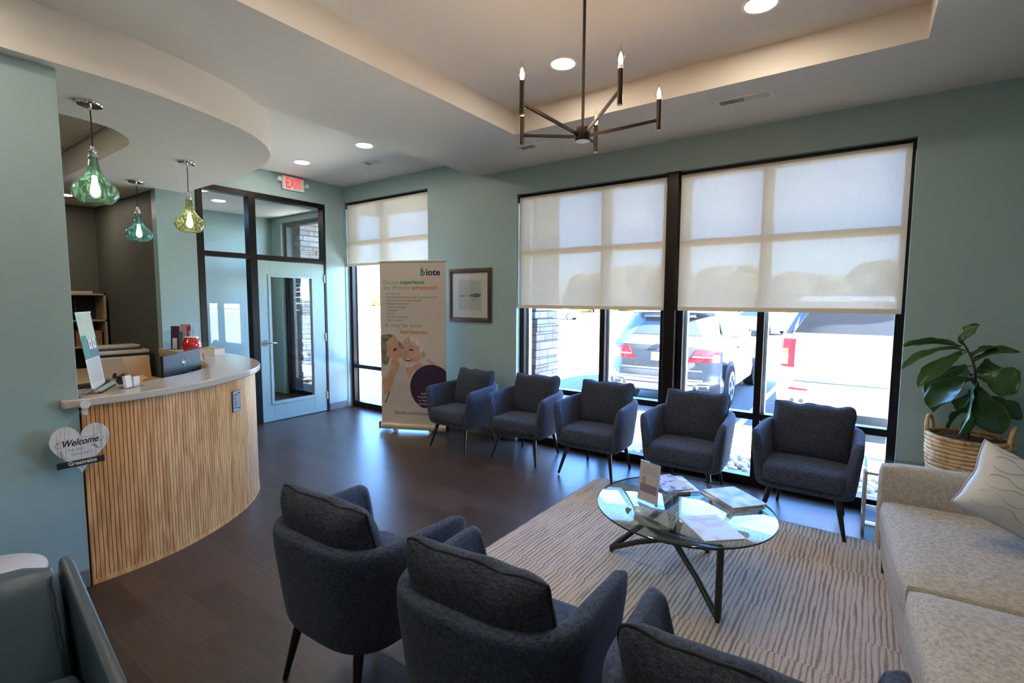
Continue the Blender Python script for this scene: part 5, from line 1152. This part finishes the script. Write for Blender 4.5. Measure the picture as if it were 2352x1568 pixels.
# ---------------------------------------------------------------- signs on the desk
hk = thing('adhesive_hook', 'round white adhesive hook on the countertop edge', 'hook', (-3.3925, 0.80, 0.985)); MB().box(-0.001, -0.012, -0.012, 0.004, 0.012, 0.05).cyl((0.0, 0, 0.045), (0.022, 0, 0.045), 0.020, 0.022, 24).build('hook_body', M('frost_white', (0.72, 0.68, 0.70), 0.3), hk, bevel=0.002); MB().box(0.004, -0.006, -0.01, 0.016, 0.006, 0.0).build('hook_tip', M('frost_white', (0, 0, 0)), hk)
H_ = thing('heart_sign', 'white wooden heart sign with the wi-fi password, hanging from the counter hook', 'sign', (-3.374, 0.770, 0.660))
def hpt(a): return (0.0078 * 16 * math.sin(a) ** 3, 0.155 + 0.0092 * (13 * math.cos(a) - 5 * math.cos(2 * a) - 2 * math.cos(3 * a) - math.cos(4 * a)))
hp = [hpt(2 * PI * i / 64) for i in range(64)]; zmin = min(p[1] for p in hp); hp = [(x, z - zmin) for x, z in hp]; hm = frame_mat((0, 0, 0), (0, 1, 0)); hh = max(p[1] for p in hp)
def hmat():
    m, n, l, b = new_mat('whitewash'); tc = n.new('ShaderNodeTexCoord'); mp = n.new('ShaderNodeMapping'); mp.inputs['Scale'].default_value = (1, 1, 0.08); l.new(tc.outputs['Object'], mp.inputs[0])
    nz = n.new('ShaderNodeTexNoise'); nz.inputs['Scale'].default_value = 90; l.new(mp.outputs[0], nz.inputs[0]); cr = n.new('ShaderNodeValToRGB'); cr.color_ramp.elements[0].position = 0.3; cr.color_ramp.elements[0].color = (0.44, 0.41, 0.41, 1); cr.color_ramp.elements[1].position = 0.48; cr.color_ramp.elements[1].color = (0.68, 0.66, 0.65, 1); l.new(nz.outputs[0], cr.inputs[0]); l.new(cr.outputs[0], b.inputs['Base Color']); b.inputs['Roughness'].default_value = 0.7; return m
hb = MB().prism(hp, -0.003, 0.005, hm).build('heart_board', hmat(), H_, bevel=0.001)
mb = MB()
for y in (-0.062, 0.0, 0.058): mb.box(0.0049, y - 0.0006, 0.03 if y == 0 else 0.075, 0.0053, y + 0.0006, hh - (0.055 if y == 0 else 0.012))
mb.build('board_joint', M('joint_brown', (0.16, 0.10, 0.10), 0.8), hb)
INK = M('ink_black', (0.02, 0.015, 0.02), 0.6); INKG = M('ink_grey', (0.22, 0.20, 0.21), 0.6)
T = lambda y, z, d=0.0054: frame_mat((d, y, z), (0, 1, 0))
def stroke(mb, pts, r, o=(0, 0)):
    c = catmull([Vector((0.0056, p[0] + o[0], p[1] + o[1])) for p in pts], 6); n = len(c); mb.tube(c, [r * (0.35 + 0.65 * abs(math.sin(PI * (i / n) * 2.2 + 0.3))) for i in range(n)], 6, rz=0.0003)
mb = MB(); mb.text('Welcome', 0.150, 0.050, T(-0.072, 0.160) @ Matrix.Rotation(math.radians(2), 4, 'Z'), 0.0002, 0.0010, 0.35)
stroke(mb, [(-0.072, 0.192), (-0.095, 0.186), (-0.103, 0.170), (-0.090, 0.160), (-0.080, 0.166)], 0.0022); stroke(mb, [(0.008, 0.205), (0.030, 0.198), (0.060, 0.200), (0.078, 0.212)], 0.0018); stroke(mb, [(0.074, 0.165), (0.092, 0.170), (0.098, 0.186), (0.094, 0.194)], 0.0020)
mb.build('welcome_script', INK, H_)
mb = MB(); mb.text('THE WI-FI', 0.066, 0.019, T(-0.055, 0.132), 0.0002); mb.text('PASSWORD IS', 0.082, 0.018, T(-0.040, 0.108), 0.0002); mb.build('small_lettering', INKG, H_)
mb = MB()
for (y0, z0, sy) in ((-0.085, 0.135, 1), (0.050, 0.150, -1)):
    for k in range(6):
        yy = y0 + sy * 0.004 * k * (0.6 if sy > 0 else -1.0); zz = z0 - k * 0.0075 * (1 if sy > 0 else 0.6)
        for q in (-1, 1): mb.prism([(0, 0), (0.003 * q + 0.002, 0.003), (0.007 * q + 0.002, 0.003), (0.004 * q, -0.0005)], 0, 0.0003, T(yy, zz))
mb.build('leaf_sprig', INK, H_)
bd = MB().box(0.005, -0.102, 0.050, 0.016, 0.095, 0.082).build('chalk_bar', M('chalkboard', (0.012, 0.012, 0.014), 0.6), H_, bevel=0.001)
MB().text('Greatveins', 0.118, 0.030, T(-0.058, 0.060, 0.0163), 0.0002, 0.0006).build('chalk_lettering', M('chalk_white', (0.72, 0.70, 0.66), 0.8), bd)
MB().tube([(0.006, -0.066, hh - 0.012), (0.008, -0.003, hh + 0.075)], 0.0009, 5).tube([(0.006, 0.060, hh - 0.012), (0.008, 0.004, hh + 0.075)], 0.0009, 5).tube([(0.008, -0.003, hh + 0.075), (0.008, 0.0, 0.999 - 0.665 - 0.012), (0.008, 0.004, hh + 0.075)], 0.0009, 5).build('hanging_string', M('twine', (0.45, 0.38, 0.30), 0.8), H_)
# phone notice
q = min(face, key=lambda p: (p - Vector((-3.725, 1.738))).length); i_ = face.index(q); tg = (face[i_ + 1] - face[i_ - 1]).normalized()
nn = Vector((tg.y, -tg.x)) * SG
N_ = thing('notice_plaque', 'small grey plaque asking to take phone calls outside, on the oak slats', 'sign', (q.x + nn.x * 0.003, q.y + nn.y * 0.003, 0.853), math.atan2(tg.y, tg.x))
MB().box(-0.055, -0.006, -0.078, 0.055, -0.001, 0.078).build('plaque', M('plaque_edge', (0.02, 0.02, 0.05), 0.4), N_, bevel=0.002)
pf = MB().box(-0.0515, -0.0068, -0.0745, 0.0515, -0.0058, 0.0745).build('plaque_face', M('plaque_grey', (0.36, 0.38, 0.43), 0.4), N_, bevel=0.0004)
mb = MB()
for k, (tx, w) in enumerate((('PLEASE', 0.044), ('TAKE ALL', 0.040), ('PHONE', 0.040), ('CALLS', 0.044), ('OUTSIDE', 0.042))): mb.text(tx, w, 0.022 if k in (0, 3) else 0.016, frame_mat((-0.044, -0.0070, 0.040 - k * 0.023), (1, 0, 0)), 0.0002, 0.0004)
a_, b2 = 0.012, 0.040
for (x0, z0, x1, z1) in ((a_, -0.045, a_ + 0.0015, 0.045), (b2 - 0.0015, -0.045, b2, 0.045), (a_, 0.050, b2, 0.061), (a_, -0.061, b2, -0.050)): mb.box(x0, -0.0073, z0, x1, -0.0068, z1)
mb.build('lettering', M('plaque_ink', (0.03, 0.035, 0.09), 0.5), pf)

# ---------------------------------------------------------------- pull-up banner
BL, BR = Vector((-4.765, 3.955)), Vector((-4.005, 4.305)); bw = (BR - BL).length; ba = math.atan2(BR.y - BL.y, BR.x - BL.x)
B = thing('pull_up_banner', 'tall cream pull-up banner about symptoms, standing in front of the corner window', 'banner', (*((BL + BR) / 2), 0), ba)
hw = bw / 2
MB().prism([(-0.045, 0.03), (-0.05, 0.06), (-0.035, 0.095), (0.0, 0.11), (0.035, 0.095), (0.05, 0.06), (0.045, 0.03)], -hw - 0.01, hw + 0.01, Matrix(((0, 0, 1, 0), (1, 0, 0, 0), (0, 1, 0, 0), (0, 0, 0, 1)))).build('base_cassette', M('champagne_alu', (0.55, 0.50, 0.44), 0.3, 0.7), B, smooth=True)
for s in (-1, 1): MB().box(s * (hw + 0.010) - 0.006, -0.052, 0.026, s * (hw + 0.010) + 0.006, 0.052, 0.112).build('end_cap', BLACK, B, bevel=0.003)
for x in (-0.24, 0.22): MB().box(x - 0.02, -0.17, 0.0, x + 0.02, 0.14, 0.006).box(x - 0.02, -0.03, 0.004, x + 0.02, 0.03, 0.034).build('foot', M('champagne_alu', (0, 0, 0)), B, bevel=0.002)
MB().cyl((0, 0.03, 0.10), (0, 0.03, 2.05), 0.009).build('support_pole', ALU, B, smooth=True)
MB().box(-hw - 0.004, -0.012, 2.052, hw + 0.004, 0.012, 2.068).build('top_rail', ALU, B, bevel=0.003)
z0b, z1b = 0.10, 2.055; BH = z1b - z0b
gr = MB().box(-hw + 0.002, -0.004, z0b, hw - 0.002, -0.003, z1b).build('graphic_panel', M('banner_vinyl', (0.52, 0.475, 0.43), 0.5), B)
def BM(u, v, k=1): return frame_mat((-hw + u * bw, -0.004 - 0.0003 * k, z1b - v * BH), (1, 0, 0))
G1 = M('print_green', (0.10, 0.28, 0.13), 0.5); G2 = M('print_deep_green', (0.03, 0.20, 0.08), 0.5); OR = M('print_orange', (0.50, 0.14, 0.05), 0.5); PU = M('print_purple', (0.022, 0.006, 0.045), 0.4); GY = M('print_grey', (0.16, 0.14, 0.14), 0.5)
D_ = 0.0001
MB().text('b', 0.054, 0.108, BM(0.625, 0.083), D_, 0.0035).text('.', 0.010, 0.05, BM(0.615, 0.045), D_).build('logo_green', G2, gr)
mb = MB().text('iote', 0.176, 0.106, BM(0.705, 0.083), D_, 0.003); mb.build('logo_dark', M('print_plum', (0.03, 0.01, 0.035), 0.5), gr)
mb = MB(); mb.prism([(0.005, 0.0), (0.020, 0.012), (0.022, 0.04), (0.0, 0.075), (-0.018, 0.095), (0.006, 0.055), (0.010, 0.025)], 0, 0.0002, BM(0.635, 0.062)); mb.build('logo_leaf', G1, gr)
MB().text('Do you', 0.195, 0.064, BM(0.055, 0.135), D_).text('any of these', 0.335, 0.064, BM(0.055, 0.168), D_).text('It may be your', 0.465, 0.072, BM(0.08, 0.400), D_).build('heading_green', G1, gr)
MB().text('experience', 0.305, 0.064, BM(0.315, 0.135), D_, 0.0018).build('heading_bold', G2, gr)
MB().text('symptoms?', 0.325, 0.064, BM(0.485, 0.168), D_, 0.0016).text('hormones.', 0.355, 0.074, BM(0.31, 0.440), D_, 0.0016).build('heading_orange', OR, gr)
mb = MB()
for k, (tx, w) in enumerate((('\u2022 Low sex drive*', 0.20), ('\u2022 Increased body fat (especially in the waist area)*', 0.655), ('\u2022 Loss of muscle mass and strength*', 0.465), ('\u2022 Reduced mental focus*', 0.305), ('\u2022 Feelings of anxiety*', 0.265), ('\u2022 Irritability*', 0.150), ('\u2022 Fatigue*', 0.115), ('\u2022 Elevated blood sugar*', 0.295), ('\u2022 High cholesterol*', 0.225))):
    mb.text(tx, w, 0.030, BM(0.085, 0.200 + k * 0.0203), D_, 0.0004)
mb.build('symptom_list', GY, gr)
MB().text('biote.com/connect', 0.56, 0.058, BM(0.21, 0.945), D_, 0.001).build('web_address', GY, gr)
mb = MB(); arc = [(0.36 * math.cos(a), 0.36 * math.sin(a)) for a in [(-0.9 + 2.2 * i / 40) for i in range(41)]]; arc += [(x * 0.988, y * 0.988) for x, y in reversed(arc)]; mb.prism(arc, 0, 0.0002, BM(0.46, 0.34)); mb.build('faint_arc', M('arc_pale', (0.44, 0.40, 0.37), 0.5), gr)
# printed photograph of a couple, flat shapes in banner fractions of the crop (crop px 100..1060 x 60..1150 -> u, v)
def bp_(x, y): return ((x - 100) / 955.0 * bw, -(y - 60) / 1090.0 * 0.452 * BH)
def flat(name, poly, mat, k, smooth=False):
    pts = [bp_(*p) for p in poly]
    if smooth: pts = [(p.x, p.y) for p in catmull([Vector(p) for p in pts + [pts[0]]], 5)[:-1]]
    o_ = MB().prism(pts[::-1], 0, 0.0002, BM(0.002, 0.440, k)).build(name, mat, photo); return o_
PH = MB(); PH.prism([bp_(*p) for p in ((102, 1140), (540, 1140), (540, 60), (102, 60))], -0.00025, -0.0002, BM(0.002, 0.440, 1)); photo = PH.build('printed_photo', M('banner_vinyl', (0, 0, 0)), gr)
SK = M('print_skin_tan', (0.42, 0.235, 0.155), 0.5, col2=(0.50, 0.30, 0.21), nscale=9); SK2 = M('print_skin_rose', (0.46, 0.25, 0.19), 0.5, col2=(0.54, 0.34, 0.26), nscale=9); SHIRT = M('print_shirt', (0.44, 0.41, 0.42), 0.5, col2=(0.50, 0.47, 0.47), nscale=5)
HB = M('print_hair_brown', (0.10, 0.085, 0.075), 0.5, col2=(0.26, 0.22, 0.17), nscale=14); HG = M('print_hair_grey', (0.46, 0.42, 0.38), 0.5, col2=(0.62, 0.58, 0.53), nscale=16); DKP = M('print_dark', (0.06, 0.035, 0.035), 0.5)  # the last one is the dark ink of eyes, mouth and seam
flat('man_shirt', [(140, 1130), (250, 840), (330, 640), (400, 520), (470, 560), (520, 700), (620, 600), (720, 500), (830, 560), (760, 760), (560, 900), (540, 1140)], SHIRT, 2, True)
flat('man_neck', [(455, 480), (620, 520), (690, 470), (700, 540), (560, 640), (505, 730), (470, 640)], SK2, 3)
flat('man_hair', [(420, 180), (470, 110), (550, 78), (660, 110), (740, 190), (770, 290), (735, 380), (680, 360), (640, 230), (560, 150), (470, 150)], HG, 4, True)
flat('man_face', [(420, 230), (450, 145), (530, 105), (600, 130), (650, 210), (668, 300), (690, 400), (640, 480), (560, 555), (480, 560), (435, 500), (410, 400), (408, 300)], SK2, 5, True)
flat('man_fringe', [(530, 90), (600, 100), (640, 160), (660, 230), (640, 260), (600, 190), (580, 240), (556, 170), (535, 200)], HG, 6)
flat('man_ear', [(690, 340), (730, 318), (748, 345), (735, 395), (700, 410)], SK, 6, True)
flat('man_eye', [(510, 300), (540, 285), (585, 296), (575, 312), (530, 314)], DKP, 6); flat('man_eye', [(418, 270), (440, 258), (455, 270), (445, 284)], DKP, 6)
flat('man_mouth', [(440, 420), (500, 430), (560, 425), (545, 460), (495, 470), (455, 450)], DKP, 6, True); flat('man_teeth', [(455, 424), (500, 436), (548, 430), (535, 446), (495, 452), (462, 440)], M('print_white', (0.7, 0.68, 0.64), 0.5), 7, True)
flat('man_beard', [(430, 480), (470, 490), (530, 500), (610, 470), (600, 530), (530, 560), (470, 558)], HG, 6, True); flat('man_nose', [(455, 300), (480, 290), (500, 360), (470, 395), (438, 380)], SK, 6, True)
flat('woman_hair', [(102, 100), (170, 75), (270, 80), (330, 130), (270, 190), (200, 200), (190, 330), (230, 420), (200, 520), (150, 560), (110, 470), (102, 300)], HB, 4, True)
flat('woman_face', [(180, 190), (260, 120), (300, 92), (350, 150), (380, 240), (410, 330), (400, 420), (330, 445), (240, 420), (195, 340)], SK, 5, True)
flat('woman_hair_side', [(370, 170), (410, 210), (425, 260), (400, 300), (370, 250)], HB, 6, True); flat('woman_eye', [(285, 300), (320, 275), (345, 290), (320, 315), (292, 330)], DKP, 6, True); flat('woman_ear', [(180, 350), (205, 345), (225, 400), (200, 410)], SK2, 6, True)
flat('woman_earring', [(125, 520), (180, 545), (235, 510), (240, 520), (180, 558), (120, 530)], M('print_gold', (0, 0, 0)), 6)
flat('woman_sleeve', [(104, 520), (180, 540), (250, 470), (240, 620), (170, 720), (112, 760)], SHIRT, 5)
flat('woman_forearm', [(250, 470), (300, 430), (360, 470), (375, 560), (330, 640), (280, 760), (225, 900), (150, 1000), (135, 860), (118, 770), (190, 690), (235, 600)], SK, 7, True)
flat('dark_seam', [(218, 905), (222, 960), (165, 1110), (140, 1120), (185, 1020)], DKP, 8)
flat('far_hand', [(780, 430), (830, 445), (910, 520), (860, 520), (775, 470)], SK2, 3, True)
# purple disc cut by the edge of the panel and the picture's foot
cx_, cy_, R_ = 0.775 * bw, 0.0, 0.272
disc = []
for i in range(90):
    a = 2 * PI * i / 90; x = min(R_ * math.cos(a), (0.997 - 0.775) * bw); y = max(R_ * math.sin(a) * 1.02, -0.252); disc.append((x, y))
pd = MB().prism(disc, 0, 0.0002, BM(0.775, 0.770, 9)).build('purple_disc', PU, gr)
mb = MB()
for k, (tx, w) in enumerate((('Ask your Biote', 0.25), ('Provider for more info', 0.32), ('or learn more about', 0.30), ('Hormone Optimization', 0.31))): mb.text(tx, w, 0.036, frame_mat((-hw + (0.775 * bw) - w / 2 - 0.015, -0.004 - 0.0003 * 10.5, z1b - (0.815 + k * 0.0215) * BH), (1, 0, 0)), D_, 0.0008)
mb.build('disc_lettering', M('print_lilac', (0.42, 0.36, 0.42), 0.5), pd)

# ---------------------------------------------------------------- framed picture
P = thing('framed_picture', 'framed watercolour seascape with wide white mat on the teal wall', 'picture', (-3.822, YW - 0.001, 1.342)); pw, ph_ = 0.325, 0.635
FRM = M('pewter_frame', (0.16, 0.115, 0.085), 0.3, 0.8)
mb = MB()
for r0, r1, d in ((0, 0.016, 0.022), (0.016, 0.036, 0.030), (0.036, 0.052, 0.018)):
    for (x0, z0, x1, z1) in ((-pw + r0, r0, -pw + r1, ph_ - r0), (pw - r1, r0, pw - r0, ph_ - r0), (-pw + r1, r0, pw - r1, r1), (-pw + r1, ph_ - r1, pw - r1, ph_ - r0)): mb.box(x0, -d, z0, x1, 0, z1)
mb.build('frame', FRM, P, bevel=0.002)
MB().box(-pw + 0.045, -0.008, 0.045, pw - 0.045, -0.004, ph_ - 0.045).build('mat_board', M('mat_white', (0.62, 0.60, 0.60), 0.6), P)
ax0, ax1, az0, az1 = -0.170, 0.165, 0.150, 0.490
MB().box(ax0 - 0.014, -0.0088, az0 - 0.014, ax1 + 0.014, -0.0078, az1 + 0.014).build('inner_mat', M('mat_inner', (0.56, 0.54, 0.53), 0.6), P)
MB().box(ax0, -0.0095, az0, ax1, -0.0085, az1).build('print', M('sea_mist', (0.42, 0.46, 0.43), 0.6, col2=(0.50, 0.50, 0.46), nscale=4), P)
mb = MB(); zc = 0.312
mb.prism([(ax0, zc), (-0.11, zc + 0.006), (-0.06, zc - 0.002), (0.0, zc + 0.002), (0.02, zc + 0.018), (0.07, zc + 0.022), (0.10, zc + 0.034), (0.115, zc + 0.024), (ax1, zc + 0.022), (ax1, zc - 0.004), (0.12, zc - 0.022), (0.05, zc - 0.018), (0.0, zc - 0.006), (-0.09, zc - 0.006), (-0.11, zc - 0.012), (ax0, zc - 0.004)], 0, 0.0003, frame_mat((0, -0.0097, 0), (1, 0, 0)))
mb.prism([(0.045, zc - 0.045), (0.06, zc - 0.035), (0.075, zc - 0.05), (0.06, zc - 0.062)], 0, 0.0003, frame_mat((0, -0.0097, 0), (1, 0, 0))); mb.build('painted_shore', M('paint_slate', (0.16, 0.22, 0.24), 0.6, col2=(0.08, 0.11, 0.13), nscale=30), P)
MB().box(-pw + 0.05, -0.0145, 0.05, pw - 0.05, -0.0125, ph_ - 0.05).build('glazing', GLASS, P)

# ---------------------------------------------------------------- leather chair, white table
LE = M('slate_leather', (0.062, 0.100, 0.130), 0.36, bump=0.04, bscale=500)
A = thing('leather_armchair', 'slate blue leather armchair cut off at the lower left corner', 'armchair', (-1.95, 0.08, 0))
def tilt(px_, pz_, deg): return Matrix.Translation((px_, 0, pz_)) @ Matrix.Rotation(math.radians(deg), 4, 'Y') @ Matrix.Translation((-px_, 0, -pz_))
def tbox(deg, px_, pz_, *a, **k):
    m = soft_box(*a, **k); T_ = tilt(px_, pz_, deg); m.v = [tuple(T_ @ Vector(v)) for v in m.v]; return m
tbox(-22, 0.0, 0.40, -0.17, -0.46, 0.39, 0.0, 0.325, 0.775, r=0.05, crown=0.022).build('back_cushion', LE, A, smooth=True)
tbox(-22, 0.0, 0.40, -0.27, -0.50, 0.10, -0.165, 0.37, 0.74, r=0.04, crown=0.0).build('back', LE, A, smooth=True)
soft_box(-0.05, -0.46, 0.26, 0.52, 0.325, 0.44, 0.05, 0.015).build('seat_cushion', LE, A, smooth=True)
for y0, y1 in ((0.333, 0.383), (-0.52, -0.47)):
    mb = MB(); N = 16
    def arm(u, v):
        x = -0.24 + 0.66 * u; zt = 0.725 - 0.33 * u - 0.04 * sstep(0.9, 1.0, u); a = 2 * PI * v; hw_ = (y1 - y0) / 2; yc = (y0 + y1) / 2; zb = 0.12; zc_ = (zt + zb) / 2; hz = (zt - zb) / 2
        c, s = math.cos(a), math.sin(a); e = 1.0 if 0.02 < u < 0.98 else 0.86
        return Vector((x, yc + hw_ * math.copysign(abs(c) ** 0.5, c) * e, zc_ + hz * math.copysign(abs(s) ** 0.22, s) * (1 if 0 < u < 1 else 0.97)))
    mb.grid(arm, 24, 32, cv=True); mb.f += [tuple(range(31, -1, -1)), tuple(23 * 32 + k for k in range(32))]; mb.mi += [0, 0]
    mb.build('arm', LE, A, smooth=True)
T_ = tilt(0.0, 0.40, -22); pts = [T_ @ Vector(p) for p in [(-0.003 + 0.010 * math.sin(PI * i / 20), 0.298 + 0.0015 * math.sin(i * 1.3), 0.43 + 0.305 * i / 20) for i in range(21)]]
MB().tube(pts, 0.003, 6).build('stitched_seam', M('leather_seam', (0.012, 0.018, 0.022), 0.6), A, smooth=True)
for x, y in ((-0.2, -0.45), (-0.2, 0.33), (0.38, -0.45), (0.38, 0.33)): MB().cyl((x, y, 0.0), (x, y, 0.30 if x > 0 else 0.20), 0.02, 0.024, 14).build('leg', LEGM, A, smooth=True)
W = thing('round_side_table', 'round white side table between the leather chair and the left wall', 'side table', (-3.03, 0.315, 0)); WT = M('white_lacquer', (0.66, 0.66, 0.70), 0.25)
MB().lathe([(0.001, 0.370), (0.20, 0.370), (0.225, 0.377), (0.23, 0.387), (0.227, 0.398), (0.215, 0.403), (0.001, 0.403)], 64, cap=False).build('table_top', WT, W, smooth=True)
MB().lathe([(0.001, 0), (0.16, 0), (0.16, 0.012), (0.05, 0.03), (0.035, 0.08), (0.035, 0.33), (0.07, 0.37), (0.001, 0.371)], 40, cap=False).build('pedestal', WT, W, smooth=True)
